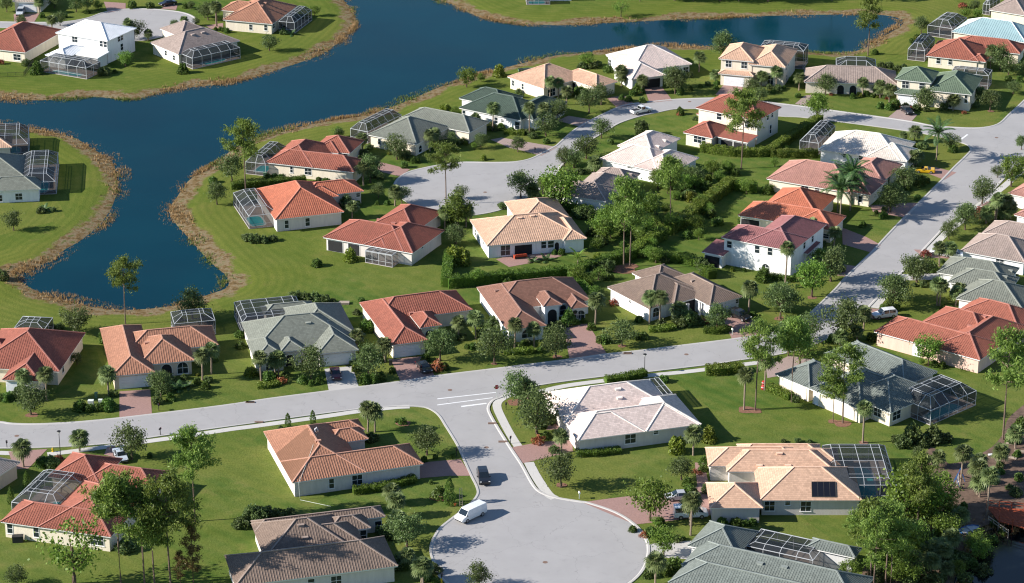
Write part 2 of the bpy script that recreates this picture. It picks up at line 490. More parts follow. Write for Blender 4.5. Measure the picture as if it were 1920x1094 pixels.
L_PALM = foliage('palm_fronds', (0.059, 0.094, 0.031), (0.214, 0.261, 0.098), 0.40)
L_QUEEN = foliage('feather_fronds', (0.017, 0.049, 0.014), (0.077, 0.140, 0.039), 0.22)
L_SHRUB = foliage('shrub_leaves', (0.036, 0.072, 0.014), (0.126, 0.208, 0.036), 0.40)
L_YEL = foliage('lime_leaves', (0.07, 0.10, 0.010), (0.20, 0.23, 0.03), 0.3)
L_RED = foliage('croton_leaves', (0.10, 0.03, 0.015), (0.38, 0.12, 0.06), 0.25)
L_CYP = foliage('rusty_leaves', (0.06, 0.045, 0.015), (0.16, 0.11, 0.03), 0.25)
L_HEDGE = foliage('hedge_leaves', (0.032, 0.072, 0.009), (0.137, 0.217, 0.029), 0.40)
L_LIMEHEDGE = foliage('lime_hedge_leaves', (0.055, 0.094, 0.009), (0.187, 0.242, 0.033), 0.3)
L_REED = foliage('reeds', (0.156, 0.094, 0.034), (0.469, 0.312, 0.140), 0.3)
L_REEDG = foliage('green_reeds', (0.06, 0.085, 0.012), (0.17, 0.19, 0.035), 0.3)
# ------------------------------------------------------------------ terrain, lake, reeds
WATER_Z = -0.5
LAKE = [(-140, 180), (0, 185), (60, 189), (100, 187), (150, 184), (190, 183), (250, 187), (330, 168), (400, 160), (470, 147), (540, 125), (600, 104), (640, 76), (668, 42), (657, 15), (640, -6), (615, -45),
        (870, -45), (822, -5), (850, 10), (900, 33), (960, 44), (1050, 48), (1150, 43), (1300, 36), (1450, 30), (1560, 28), (1620, 27), (1670, 31), (1694, 42), (1668, 62), (1640, 76), (1622, 90), (1592, 98), (1540, 100), (1470, 92), (1380, 88),
        (1299, 87), (1230, 88), (1140, 96), (1076, 101), (1043, 104), (974, 120), (935, 131), (897, 141), (858, 154), (833, 161), (815, 167), (764, 189), (700, 212), (636, 223), (559, 238), (495, 253), (462, 268), (435, 281), (402, 307),
        (360, 333), (345, 350), (328, 374), (317, 396), (330, 422), (356, 450), (376, 473), (402, 500), (425, 520), (424, 540), (392, 552), (331, 572), (246, 581), (179, 576), (125, 563), (76, 549), (40, 527), (36, 512), (69, 501), (103, 487), (115, 473),
        (154, 450), (192, 417), (212, 384), (222, 348), (217, 317), (205, 297), (168, 276), (148, 262), (115, 251), (77, 243), (26, 236), (0, 231), (-140, 222)]
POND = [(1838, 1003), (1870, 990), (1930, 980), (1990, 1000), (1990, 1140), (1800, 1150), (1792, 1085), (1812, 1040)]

def smooth_closed(pts, n=4):
    P = np.array(pts, float); out = []
    L = len(P)
    for i in range(L):
        a, b, c, d = P[i - 1], P[i], P[(i + 1) % L], P[(i + 2) % L]
        for k in range(n):
            t = k / n
            out.append(0.5 * ((2 * b) + (-a + c) * t + (2 * a - 5 * b + 4 * c - d) * t * t + (-a + 3 * b - 3 * c + d) * t ** 3))
    return np.array(out)
def smooth_open(pts, n=5):
    P = np.array(pts, float)
    P = np.vstack([2 * P[0] - P[1], P, 2 * P[-1] - P[-2]])
    out = []
    for i in range(1, len(P) - 2):
        a, b, c, d = P[i - 1], P[i], P[i + 1], P[i + 2]
        for k in range(n):
            t = k / n
            out.append(0.5 * ((2 * b) + (-a + c) * t + (2 * a - 5 * b + 4 * c - d) * t * t + (-a + 3 * b - 3 * c + d) * t ** 3))
    out.append(P[-2])
    return np.array(out)

LAKE_W = smooth_closed([g(p, WATER_Z) for p in LAKE], 3)
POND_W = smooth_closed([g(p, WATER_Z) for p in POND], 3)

def sdf(poly, Q):
    """signed distance, positive outside the polygon"""
    d = np.full(len(Q), 1e9); ins = np.zeros(len(Q), bool)
    for i in range(len(poly)):
        a, b = poly[i], poly[(i + 1) % len(poly)]
        e = b - a
        w = Q - a
        t = np.clip((w @ e) / (e @ e + 1e-12), 0, 1)
        dd = w - t[:, None] * e
        d = np.minimum(d, (dd * dd).sum(1))
        c = ((a[1] > Q[:, 1]) != (b[1] > Q[:, 1])) & (Q[:, 0] < (b[0] - a[0]) * (Q[:, 1] - a[1]) / (b[1] - a[1] + 1e-12) + a[0])
        ins ^= c
    d = np.sqrt(d)
    return np.where(ins, -d, d)
def sdf_few(poly, Q):
    A = poly; E = np.roll(poly, -1, 0) - A
    W = Q[:, None, :] - A[None]
    t = np.clip((W * E).sum(2) / ((E * E).sum(1) + 1e-12), 0, 1)
    d = np.sqrt((((W - t[..., None] * E) ** 2).sum(2)).min(1))
    B = A + E
    c = ((A[:, 1] > Q[:, 1:2]) != (B[:, 1] > Q[:, 1:2])) & (Q[:, 0:1] < E[:, 0] * (Q[:, 1:2] - A[:, 1]) / (E[:, 1] + 1e-12) + A[:, 0])
    return np.where(c.sum(1) % 2 == 1, -d, d)
def shore_dist(Q):
    Q = np.atleast_2d(np.asarray(Q, float))
    if len(Q) < 50: return np.minimum(sdf_few(LAKE_W, Q), sdf_few(POND_W, Q))
    return np.minimum(sdf(LAKE_W, Q), sdf(POND_W, Q))
def bank_z(d):
    t = np.clip(d / 7.0, 0, 1)
    land = WATER_Z * (1 - t) ** 1.6
    return np.where(d >= 0, land, WATER_Z + np.maximum(d * 0.25, -1.6))
def gz(x, y):
    return float(bank_z(shore_dist([(x, y)]))[0])

def make_ground():
    ext = np.array([300, 700, 2000, 8000.0])
    xs = np.concatenate([-ext[::-1], np.arange(-170, 170.1, 0.8), ext])
    ys = np.concatenate([-520 - ext[::-1], np.arange(-135, 250.1, 0.8), 300 + ext])
    X, Y = np.meshgrid(xs, ys)
    Q = np.stack([X.ravel(), Y.ravel()], 1)
    d = shore_dist(Q)
    far = (np.abs(Q[:, 0]) > 200) | (Q[:, 1] > 260) | (Q[:, 1] < -200)
    d[far] = 60.0
    z = bank_z(d)
    nx, ny = len(xs), len(ys)
    idx = np.arange(nx * ny).reshape(ny, nx)
    quads = np.stack([idx[:-1, :-1], idx[:-1, 1:], idx[1:, 1:], idx[1:, :-1]], -1).reshape(-1, 4)
    me = bpy.data.meshes.new('ground')
    me.vertices.add(nx * ny)
    me.vertices.foreach_set('co', np.column_stack([Q, z]).astype(np.float32).ravel())
    me.loops.add(quads.size); me.loops.foreach_set('vertex_index', quads.astype(np.int32).ravel())
    me.polygons.add(len(quads)); me.polygons.foreach_set('loop_start', (np.arange(len(quads)) * 4).astype(np.int32))
    me.polygons.foreach_set('use_smooth', np.ones(len(quads), bool))
    at = me.attributes.new('shore', 'FLOAT', 'POINT'); at.data.foreach_set('value', d.astype(np.float32))
    me.materials.append(ground_material())
    me.update(); me.validate()
    tag(link(bpy.data.objects.new('ground', me)), kind='structure')
    b = MB(); b.poly([(-260, -200, WATER_Z), (260, -200, WATER_Z), (260, 420, WATER_Z), (-260, 420, WATER_Z)])
    tag(b.build('lake_water', water_material()), kind='structure')
make_ground()

def quads_object(name, P, mat, parent=None, mesh_only=False, tri=False):
    P = np.asarray(P, np.float32)
    k = P.shape[1]; n = len(P)
    me = bpy.data.meshes.new(name)
    me.vertices.add(n * k); me.vertices.foreach_set('co', P.ravel())
    me.loops.add(n * k); me.loops.foreach_set('vertex_index', np.arange(n * k, dtype=np.int32))
    me.polygons.add(n); me.polygons.foreach_set('loop_start', (np.arange(n) * k).astype(np.int32))
    me.materials.append(mat); me.update()
    if mesh_only: return me
    return link(bpy.data.objects.new(name, me), parent)

def make_reeds():
    # candidate clumps along the whole visible water line
    P, T = [], []
    for poly in (LAKE_W, POND_W):
        for i in range(len(poly)):
            a, b = poly[i], poly[(i + 1) % len(poly)]
            L = np.linalg.norm(b - a)
            nrm = np.array((b[1] - a[1], -(b[0] - a[0]))) / (L + 1e-9)
            k = int(L * 26)
            if k < 1: continue
            t = RNG.random(k)[:, None]
            sw = 1.2 + 1.3 * np.sin(a[0] * .13 + a[1] * .09) ; off = RNG.normal(0.7 + .6 * np.sin(a[0] * .21), max(.5, sw), k)[:, None]
            P.append(a + (b - a) * t + nrm * off)
    P = np.vstack(P)
    vis = (np.abs(P[:, 0]) < 150) & (P[:, 1] > -125) & (P[:, 1] < 225)
    P = P[vis]
    d = shore_dist(P)
    f = 0.5 + 0.5 * np.sin(P[:, 0] * 0.23 + 2 * np.sin(P[:, 1] * 0.11)) * np.sin(P[:, 1] * 0.31 + 1.3 * np.sin(P[:, 0] * 0.17))
    keep = (d > -2.2 - f) & (d < 2.6 + 2.0 * f) & (RNG.random(len(P)) < 0.08 + 0.95 * f) & ~((d > 1.2) & (d < 2.4) & (f < 0.5))
    P, d, f = P[keep], d[keep], f[keep]
    z = bank_z(d)
    z = np.maximum(z, WATER_Z - 0.25)
    green = np.sin(P[:, 0] * 0.09 + 1.1) * np.sin(P[:, 1] * 0.083 + 0.4) + RNG.normal(0, 0.25, len(P)) > 0.38
    nb = 5
    n = len(P)
    h = (RNG.uniform(0.25, 0.75, (n, nb)) * (0.45 + 0.9 * f[:, None]))
    ang = RNG.uniform(0, 2 * np.pi, (n, nb)); lean = RNG.uniform(0.1, 0.45, (n, nb))
    base = np.zeros((n, nb, 3)); base[..., 0] = P[:, None, 0] + RNG.normal(0, 0.16, (n, nb)); base[..., 1] = P[:, None, 1] + RNG.normal(0, 0.16, (n, nb)); base[..., 2] = z[:, None] - 0.05
    wv = np.stack([np.cos(ang + 1.4), np.sin(ang + 1.4), np.zeros_like(ang)], -1) * 0.075
    tip = base + np.stack([np.cos(ang) * lean * h, np.sin(ang) * lean * h, h], -1)
    tri = np.stack([base - wv, base + wv, tip], 2)
    for msk, mat, nm, lb in ((~green, L_REED, 'dry_reeds', 'straw-coloured reeds fringing the lake shore'), (green, L_REEDG, 'green_reeds', 'olive green reeds growing in patches along the shore')):
        tag(quads_object(nm, tri[msk].reshape(-1, 3, 3), mat), lb, 'reeds', kind='stuff')
make_reeds()

# ------------------------------------------------------------------ roads, kerbs, walks, drives (each sheet a little above the one below)
PAVED = []
def sheet(name, pts, z, mat, kind='structure', ground=False):
    PAVED.append(np.array([(float(p[0]), float(p[1])) for p in pts])) if name in ('road', 'driveway', 'patio', 'entry_path') else None
    pts = [(float(p[0]), float(p[1])) for p in pts]
    tris = tessellate_polygon([[Vector((x, y, 0)) for x, y in pts]])
    me = bpy.data.meshes.new(name)
    A = sum(pts[i][0] * pts[(i + 1) % len(pts)][1] - pts[(i + 1) % len(pts)][0] * pts[i][1] for i in range(len(pts)))
    fs = []
    for t in tris:
        a, b, c = (Vector(pts[i]) for i in t)
        fs.append(t if (b - a).cross(c - a) > 0 else (t[0], t[2], t[1]))
    me.from_pydata([(x, y, z) for x, y in pts], [], fs)
    me.materials.append(mat); me.update()
    o = link(bpy.data.objects.new(name, me))
    if kind: tag(o, kind=kind)
    return o
def gp(s, z=0.0):
    return [g(q, z) for q in s]
def offset(path, d):
    path = np.asarray(path)
    t = np.gradient(path, axis=0); t /= (np.linalg.norm(t, axis=1)[:, None] + 1e-9)
    return path + np.stack([-t[:, 1], t[:, 0]], 1) * d
def strip(name, path, d0, d1, z, mat, h=0.0, kind='structure'):
    """ribbon between two offsets of a path (left positive); with a height it is a kerb with a sloped face"""
    a, b = offset(path, d0), offset(path, d1)
    m = MB()
    for i in range(len(path) - 1):
        A, B, C, D = a[i], a[i + 1], b[i + 1], b[i]
        if h:
            # d0 = road side, d1 = lawn side
            k = 0.35
            Am, Bm = A + (D - A) * k, B + (C - B) * k
            q = [((*A, z), (*B, z), (*Bm, z + h), (*Am, z + h)), ((*Am, z + h), (*Bm, z + h), (*C, z + h), (*D, z + h)), ((*D, z + h), (*C, z + h), (*C, z - 0.15), (*D, z - 0.15))]
        else:
            q = [((*A, z), (*B, z), (*C, z), (*D, z))]
        for f in q:
            if d1 < d0: f = f[::-1]
            m.poly(f)
    o = m.build(name, mat)
    if kind: tag(o, kind=kind)
    return o

N_MAIN = [(-60, 788), (0, 793), (22, 796), (67, 797), (134, 794), (202, 788), (282, 779), (420, 762), (507, 749), (615, 735), (752, 717), (814, 707), (937, 692), (1071, 675), (1134, 666), (1200, 659), (1290, 648), (1378, 637), (1440, 627), (1480, 618), (1505, 605), (1526, 584)]
W_NS = [(1526, 584), (1569, 542), (1589, 519), (1636, 474), (1658, 450), (1692, 414), (1719, 387), (1768, 338), (1791, 314), (1815, 291), (1822, 281), (1815, 272), (1792, 264)]
S_R2 = [(1792, 264), (1740, 252), (1684, 243), (1587, 230), (1539, 225), (1503, 220), (1461, 218), (1400, 211), (1340, 205), (1300, 204), (1262, 205), (1232, 211), (1199, 218), (1160, 231), (1135, 246), (1108, 262), (1085, 280), (1062, 300), (1050, 312)]
BULB3 = [(1050, 312), (1032, 336), (995, 366), (945, 391), (890, 403), (840, 403), (790, 391), (752, 370), (741, 347), (760, 327), (797, 316), (858, 306), (922, 306), (963, 305), (992, 300), (1015, 290), (1045, 274)]
N_R3 = [(1045, 274), (1074, 248), (1092, 236), (1112, 225), (1158, 203), (1184, 196), (1219, 192), (1260, 188), (1300, 186), (1350, 185), (1400, 187), (1450, 194), (1500, 200), (1573, 210), (1661, 222), (1713, 230), (1749, 237), (1789, 240), (1837, 241), (1872, 234), (1894, 215), (1925, 186), (1990, 120)]
E_NS = [(2090, 120), (1985, 232), (1920, 302), (1880, 336), (1835, 384), (1785, 412), (1747, 450), (1701, 499), (1657, 543), (1632, 571), (1600, 602), (1560, 630), (1500, 655), (1440, 668)]
S_MAIN_E = [(1440, 668), (1378, 676), (1340, 682), (1214, 697), (1127, 706), (1010, 722), (960, 736), (938, 745), (924, 750), (916, 758)]
E_ST = [(916, 758), (914, 770), (926, 794), (954, 839), (976, 872), (998, 911), (1015, 926), (1043, 935), (1085, 942), (1103, 945), (1152, 962), (1186, 983), (1207, 1007), (1214, 1031), (1207, 1062), (1186, 1088), (1150, 1110)]
CDS_B = [(1150, 1110), (1080, 1128), (990, 1132), (900, 1120), (850, 1100)]
W_ST = [(850, 1100), (827, 1082), (816, 1056), (810, 1027), (824, 996), (845, 977), (880, 950), (897, 930), (897, 915), (886, 892), (870, 857), (859, 833), (838, 799), (824, 778), (806, 766), (785, 762), (745, 761)]
S_MAIN_W = [(745, 761), (667, 767), (480, 792), (400, 803), (300, 817), (207, 831), (100, 838), (0, 840), (-60, 838)]
seq = [N_MAIN, W_NS, S_R2, BULB3, N_R3, E_NS, S_MAIN_E, E_ST, CDS_B, W_ST, S_MAIN_W]
SEGW = [smooth_open([g(p) for p in s], 4) for s in seq]
road_poly = np.vstack([s[:-1] for s in SEGW])
sheet('road', road_poly, 0.02, M_ROAD)
KW = 0.42
kerb_path = np.vstack([s[:-1] for s in SEGW[:5]])
strip('kerb', kerb_path, -0.12, KW, 0.022, M_CONC, 0.09)
kerb_path2 = np.vstack([s[:-1] for s in SEGW[5:]])
strip('kerb', kerb_path2, -0.12, KW, 0.022, M_CONC, 0.09)
CDS0 = [(-60, 41), (0, 42), (60, 43), (120, 42), (164, 35), (200, 23), (250, 17.5), (310, 20), (350, 27), (366, 40), (340, 58), (300, 70), (256, 77), (220, 70), (170, 57), (100, 55), (0, 52), (-60, 51)]
c0 = smooth_open([g(p) for p in CDS0], 4)
sheet('road', c0, 0.02, M_ROAD)
strip('kerb', c0, -0.12, KW, 0.022, M_CONC, 0.09)

# verge side walks
def walk(pts, wid, name='sidewalk'):
    return strip(name, smooth_open([g(p) for p in pts], 4), -wid / 2, wid / 2, 0.03, M_WALK)
walk(['_-40,850', 'T0,243', 'T60,245', 'T130,243'], 1.5)
walk(['T310,252', 'T480,232', 'T720,200', 'T1000,162', 'T1250,128', 'U120,245', 'U300,222', 'U800,152', 'U1000,122', 'U1270,92', '_768,763'], 1.5)
walk(['W520,205', 'W440,240', 'W400,290', 'W440,390', 'W500,500', 'W548,572'], 1.55)
walk(['W615,672', 'W660,760', 'W740,880', 'W790,915'], 1.7)
walk(['W600,195', '_1010,735', '_1060,724', '_1127,715', '_1214,705', '_1300,696', '_1378,686', '_1440,678'], 1.5)
walk(['L395,985', 'L470,890', 'L560,790', 'L640,705'], 1.6)
walk(['L800,560', 'L980,370', 'L1080,270', 'L1200,180', 'L1350,45', '_1880,352', '_1925,312'], 1.6)

def paint_quad(pts):
    sheet('road_marking', gp(pts), 0.026, M_WHITE)
paint_quad(['W0,243', 'W395,200', 'W395,204', 'W0,248'])
paint_quad(['W0,284', 'W372,236', 'W372,240', 'W0,289'])
paint_quad(['W160,293', 'W330,272', 'W332,279', 'W162,301'])
paint_quad(['J1350,425', 'J1400,388', 'J1412,392', 'J1362,430'])
for p in ('X930,825', 'W85,186', 'O140,1062', 'R745,915', 'J1635,415', 'H350,785', 'D290,1045', 'W330,572'):
    c = g(p); mb = MB(); mb.disc((c[0], c[1], 0.028), 0.42, 12); mb.disc((c[0], c[1], 0.034), 0.32, 12)
    tag(mb.build('manhole_cover', M_IRON), kind='structure')
for p in ('R255,910', 'P305,1050', 'Q1770,818', 'U260,57', 'U320,197', 'W370,412', 'W440,535'):
    c = g(p); m_ = MB(); m_.box(c[0] - 0.75, c[0] + 0.75, c[1] - 0.25, c[1] + 0.25, 0.0, 0.17)
    tag(m_.build('storm_drain', M_IRON), kind='structure')

DRIVES = [('p', 'O1000,690 O1258,672 O1272,882 O1000,915'), ('c', 'P930,770 P1165,745 P1218,922 P968,958'), ('p', 'P1485,690 P1780,660 P1852,832 P1570,880'),
          ('p', 'Q1230,570 Q1430,570 Q1470,620 Q1600,826 Q1285,872'), ('p', 'R1050,620 R1230,560 R1330,640 R1400,765 R1130,795'), ('p', 'W485,574 W700,535 W905,520 W912,600 W560,682'),
          ('p', 'X1195,393 X1400,365 X1530,350 Y-20,560 Y330,480 Y345,700 Y60,740 X1700,540 X1575,553'), ('c', 'a195,448 a370,440 a380,575 a205,565 X1660,760 X1655,700'),
          ('p', 'U1436,482 U1620,465 U1735,455 U1812,572 U1660,572 U1436,590'), ('p', 'T55,235 T310,218 T185,345 T95,352'), ('p', 'T700,205 T775,190 T830,245 T800,285 T680,255'),
          ('p', 'C1510,640 C1645,640 C1722,738 C1555,755'), ('p', 'C1235,715 C1385,705 C1445,768 C1320,795'), ('p', 'D640,870 D850,880 D795,985 D555,975'),
          ('t', 'J870,180 J1010,235 J962,288 J770,262'), ('t', 'D1370,1070 D1470,985 D1560,970 D1480,1088'), ('t', 'C880,885 C960,850 C1135,880 C1060,935'),
          ('t', 'H390,400 H470,385 H880,455 H760,520 H640,485 H530,460'), ('p', 'G1205,325 G1440,384 G1365,435 G1200,395'),
          ('p', 'J960,650 J1140,645 J1318,690 J1222,748 J1130,712'), ('p', 'J635,950 J900,930 J1035,928 J900,1045 J660,1000'), ('p', 'K1245,390 K1450,470 K1570,535 K1495,600 K1250,530'),
          ('p', 'K1180,690 K1380,715 K1290,800 K1200,790'), ('c', 'L630,670 L1000,660 L1000,720 L700,728 L590,735'), ('p', 'L760,440 L960,445 L1190,490 L1190,530 L850,510'),
          ('p', 'L330,985 L560,1005 L620,1060 L420,1094 L270,1060'), ('t', 'S60,480 S230,400 S420,440 S150,545 S70,560'), ('p', 'A760,15 A920,25 A920,70 A790,95'), ('p', 'A1210,30 A1300,40 A1290,75 A1180,66'),
          ('p', 'A100,105 A290,100 A250,165 A105,168'), ('p', 'B20,190 B150,170 B150,200 B60,215'), ('p', 'J1560,920 J1760,900 J1760,940 J1500,955')]
for k, s in DRIVES:
    sheet('driveway', gp(s.split()), 0.034, {'p': M_PAVE, 'c': M_CONC, 't': M_PAVE2}[k])
sheet('patio', gp('M490,655 M640,615 M760,600 M960,590 M1050,625 M960,650 M760,690 M600,720'.split()), 0.034, M_PAVE)
sheet('entry_path', gp('W730,430 W850,400 W900,440 W900,520 W860,520 W800,450 W735,455'.split()), 0.038, M_PAVE)
sheet('entry_path', gp('Y235,330 Y300,330 Y330,470 Y320,520 Y255,520 Y245,420'.split()), 0.038, M_PAVE)
DIRT = [(1745, 838), (1780, 870), (1850, 845), (1880, 815), (1895, 780), (1960, 740), (1990, 800), (1990, 985), (1930, 968), (1868, 980), (1830, 995), (1800, 1040), (1780, 1085), (1770, 1130), (1620, 1130), (1632, 1030), (1680, 960), (1715, 900)]
sheet('bare_ground', smooth_closed([g(p) for p in DIRT], 4), 0.012, M_DIRT)

sheet('pond_water', POND_W, WATER_Z + .006, glassy('shade_painted_pond_water', (0.004, 0.006, 0.007), .1, .35))  # tree shade and reflections are put into the near-black colour of this sheet
# ------------------------------------------------------------------ houses
HOUSES = {}

class House:
    def __init__(s, key, label, short, roof, wall, edge, wings, z=2.9, pitch=0.5, wins=(), cage=None, pools=(), vents=(), two=False, cols=()):
        HOUSES[key] = s
        s.key, s.short, s.roofk, s.pitch = key, short, roof, pitch
        a, b = g(edge[0], z), g(edge[1], z)
        d = b - a
        s.ang = math.atan2(d[1], d[0])
        s.u = d / np.linalg.norm(d); s.v = np.array((-s.u[1], s.u[0])); s.o = a
        s.wings = []
        for k, w in enumerate(wings):
            pts, ex = [], {}
            for it in w:
                if isinstance(it, dict): ex.update(it)
                else: pts.append(it)
            zz = ex.get('z', z) + 0.006 * k
            L = np.array([s.loc(g(p, zz)) for p in pts])
            u0, v0 = L.min(0); u1, v1 = L.max(0)
            if 'W' in ex: u1 = u0 + ex['W']
            if 'w' in ex: u0 = u1 - ex['w']
            if 'D' in ex: v1 = v0 + ex['D']
            if 'd' in ex: v0 = v1 - ex['d']
            u0 -= ex.get('u-', 0); u1 += ex.get('u+', 0); v0 -= ex.get('v-', 0); v1 += ex.get('v+', 0)
            s.wings.append((u0, u1, v0, v1, zz, ex.get('t', 'hip'), ex.get('p', pitch)))
        cx = np.mean([(w[0] + w[1]) / 2 for w in s.wings]); cy = np.mean([(w[2] + w[3]) / 2 for w in s.wings])
        s.c = s.o + s.u * cx + s.v * cy
        # re-centre the local frame on the base of the house
        s.wings = [(w[0] - cx, w[1] - cx, w[2] - cy, w[3] - cy, *w[4:]) for w in s.wings]
        s.o = s.c
        s.root = empty('two_storey_house' if two else 'house', (s.c[0], s.c[1], 0), s.ang)
        tag(s.root, label, 'house', 'houses of the neighbourhood')
        s.build(roof, wall)
        for w in wins: s.opening(*w)
        for v in vents: s.vent(v)
        for c in cols: s.column(c)
        if cage: s.cage(**cage)
        for p in pools: pool(s, p)
    def loc(s, p):
        d = np.asarray(p)[:2] - s.o
        return np.array((d @ s.u, d @ s.v))
    def wpt(s, u, v):
        return s.o + s.u * u + s.v * v
    def roof_z(s, u, v):
        best = 0.0
        for (u0, u1, v0, v1, z, t, p) in s.wings:
            if u0 <= u <= u1 and v0 <= v <= v1:
                if t == 'flat': best = max(best, z + 0.1 + (v - v0) * 0.06); continue
                e = min(u - u0, u1 - u, v - v0, v1 - v)
                best = max(best, z + 0.06 + e * p)
        return best
    def roof_hit(s, mark):
        d = ray(*pk(mark))
        for zz in np.arange(9.5, 1.0, -0.03):
            t = (zz - CAM[2]) / d[2]
            q = CAM + t * d
            L = s.loc(q)
            if s.roof_z(*L) >= zz: return L[0], L[1], zz
        return None
    def build(s, roof, wall):
        rb, cb, fb, wb = MB(), MB(), MB(), MB()
        OH = 0.45
        ribs = not (roof.endswith('_flat'))
        metal = 'metal' in roof
        for k, (u0, u1, v0, v1, z, t, p) in enumerate(s.wings):
            ins = OH + 0.012 * k
            wb.box(u0 + ins, u1 - ins, v0 + ins, v1 - ins, -0.3, z - 0.02)
            W, D = u1 - u0, v1 - v0
            # fascia / soffit box under the eaves
            fb.box(u0, u1, v0, v1, z - 0.19, z + 0.015)
            e = z + 0.02
            if t == 'flat':
                n_ = 0.06 * D
                rb.poly([(u0 - .03, v0 - .03, e), (u1 + .03, v0 - .03, e), (u1 + .03, v1, e + n_), (u0 - .03, v1, e + n_)], 0, [(0, 0), (W, 0), (W, D), (0, D)])
                continue
            ov = 0.06
            a0, a1, b0, b1 = u0 - ov, u1 + ov, v0 - ov, v1 + ov
            W, D = a1 - a0, b1 - b0
            h = min(W, D) / 2
            rh = e + h * p
            if W >= D: r0, r1 = (a0 + h, (b0 + b1) / 2), (a1 - h, (b0 + b1) / 2)
            else: r0, r1 = ((a0 + a1) / 2, b0 + h), ((a0 + a1) / 2, b1 - h)
            k2 = math.sqrt(1 + p * p)
            A, B, C, Dd = (a0, b0, e), (a1, b0, e), (a1, b1, e), (a0, b1, e)
            P0, P1 = (*r0, rh), (*r1, rh)
            def face(pts, org, du, dv):
                uv = [((q[0] - org[0]) * du[0] + (q[1] - org[1]) * du[1], ((q[0] - org[0]) * dv[0] + (q[1] - org[1]) * dv[1]) * k2) for q in pts]
                rb.poly(pts, 0, uv)
            eq = (Vector(P0) - Vector(P1)).length < 0.05
            if W >= D:
                face([A, B, P1] + ([] if eq else [P0]), A, (1, 0), (0, 1)); face([C, Dd, P0] + ([] if eq else [P1]), C, (-1, 0), (0, -1))
                face([B, C, P1], B, (0, 1), (-1, 0)); face([Dd, A, P0], Dd, (0, -1), (1, 0))
            else:
                face([A, B, P0], A, (1, 0), (0, 1)); face([C, Dd, P1], C, (-1, 0), (0, -1))
                face([B, C, P1, P0], B, (0, 1), (-1, 0)); face([Dd, A, P0, P1], Dd, (0, -1), (1, 0))
            if ribs:
                per, hw, rhgt = (0.42, 0.07, 0.045) if not metal else (0.6, 0.03, 0.05)
                for (org, du, dv, L, dep) in (((a0, b0), (1, 0), (0, 1), W, D), ((a1, b1), (-1, 0), (0, -1), W, D), ((a1, b0), (0, 1), (-1, 0), D, W), ((a0, b1), (0, -1), (1, 0), D, W)):
                    n = int(L / per)
                    for i in range(n):
                        x = (i + 0.5) * L / n
                        tl = min(x, L - x, dep / 2) - 0.05
                        if tl < 0.25: continue
                        bx, by = org[0] + du[0] * x, org[1] + du[1] * x
                        tx, ty = bx + dv[0] * tl, by + dv[1] * tl
                        zt = e + tl * p
                        lo = [(bx - du[0] * hw, by - du[1] * hw, e + .002), (bx - dv[0] * .05, by - dv[1] * .05, e + rhgt), (bx + du[0] * hw, by + du[1] * hw, e + .002)]
                        hi = [(tx - du[0] * hw, ty - du[1] * hw, zt + .002), (tx, ty, zt + rhgt), (tx + du[0] * hw, ty + du[1] * hw, zt + .002)]
                        tv = tl * k2
                        rb.poly([lo[0], lo[1], hi[1], hi[0]], 0, [(x - hw, 0), (x, 0), (x, tv), (x - hw, tv)])
                        rb.poly([lo[1], lo[2], hi[2], hi[1]], 0, [(x, 0), (x + hw, 0), (x + hw, tv), (x, tv)])
                        rb.poly([lo[0], lo[2], lo[1]], 0, [(x, 0)] * 3)
            cw = 0.24 if not metal else 0.12
            lift = 0.06 if ribs else 0.03
            up = lambda q, dz=lift: (q[0], q[1], q[2] + dz)
            if not eq: cb.bar(up(P0), up(P1), cw, 0.14)
            ends = ((A, P0), (B, P1), (C, P1), (Dd, P0)) if W >= D else ((A, P0), (B, P0), (C, P1), (Dd, P1))
            for q, r in ends: cb.bar(up(q), up(r), cw, 0.12)
        ro = rb.build('roof', roof_mat(roof), s.root)
        if cb.v: cb.build('ridge_cap', cap_mat(roof), ro)
        fb.build('fascia', M_TRIM, ro)
        wb.build('wall', wall_mat(wall), s.root)
    def wall_hit(s, mark):
        d = ray(*pk(mark))
        best = None
        for k, (u0, u1, v0, v1, z, t, p) in enumerate(s.wings):
            if t == 'flat' : pass
            ins = 0.45 + 0.012 * k
            for side in 'flrb':
                if side in 'fb':
                    q0 = s.wpt(0, v0 + ins) if side == 'f' else s.wpt(0, v1 - ins); n = -s.v if side == 'f' else s.v
                else:
                    q0 = s.wpt(u0 + ins, 0) if side == 'l' else s.wpt(u1 - ins, 0); n = -s.u if side == 'l' else s.u
                den = d[0] * n[0] + d[1] * n[1]
                if den >= -1e-6: continue
                t_ = ((q0[0] - CAM[0]) * n[0] + (q0[1] - CAM[1]) * n[1]) / den
                q = CAM + t_ * d
                L = s.loc(q)
                along = L[0] if side in 'fb' else L[1]
                lo, hi = (u0, u1) if side in 'fb' else (v0, v1)
                if lo + 0.2 < along < hi - 0.2 and -0.6 < q[2] < z + 0.4:
                    if best is None or t_ < best[0]:
                        best = (t_, side, along, q[2], k)
        return best
    def opening(s, mark, w, h, kind='w'):
        hit = s.wall_hit(mark)
        if hit is None:
            print('NO WALL for opening', s.key, mark); return
        t_, side, along, zc, k = hit
        u0, u1, v0, v1, z = s.wings[k][:5]
        ins = 0.45 + 0.012 * k
        lo, hi = (u0 + ins, u1 - ins) if side in 'fb' else (v0 + ins, v1 - ins)
        w = min(w, hi - lo - 0.3)
        along = min(max(along, lo + w / 2 + 0.1), hi - w / 2 - 0.1)
        if kind in 'gdoO': zb = 0.03
        else: zb = min(max(zc - h / 2, 0.35), z - h - 0.3)
        h = min(h, z - 0.3 - zb)
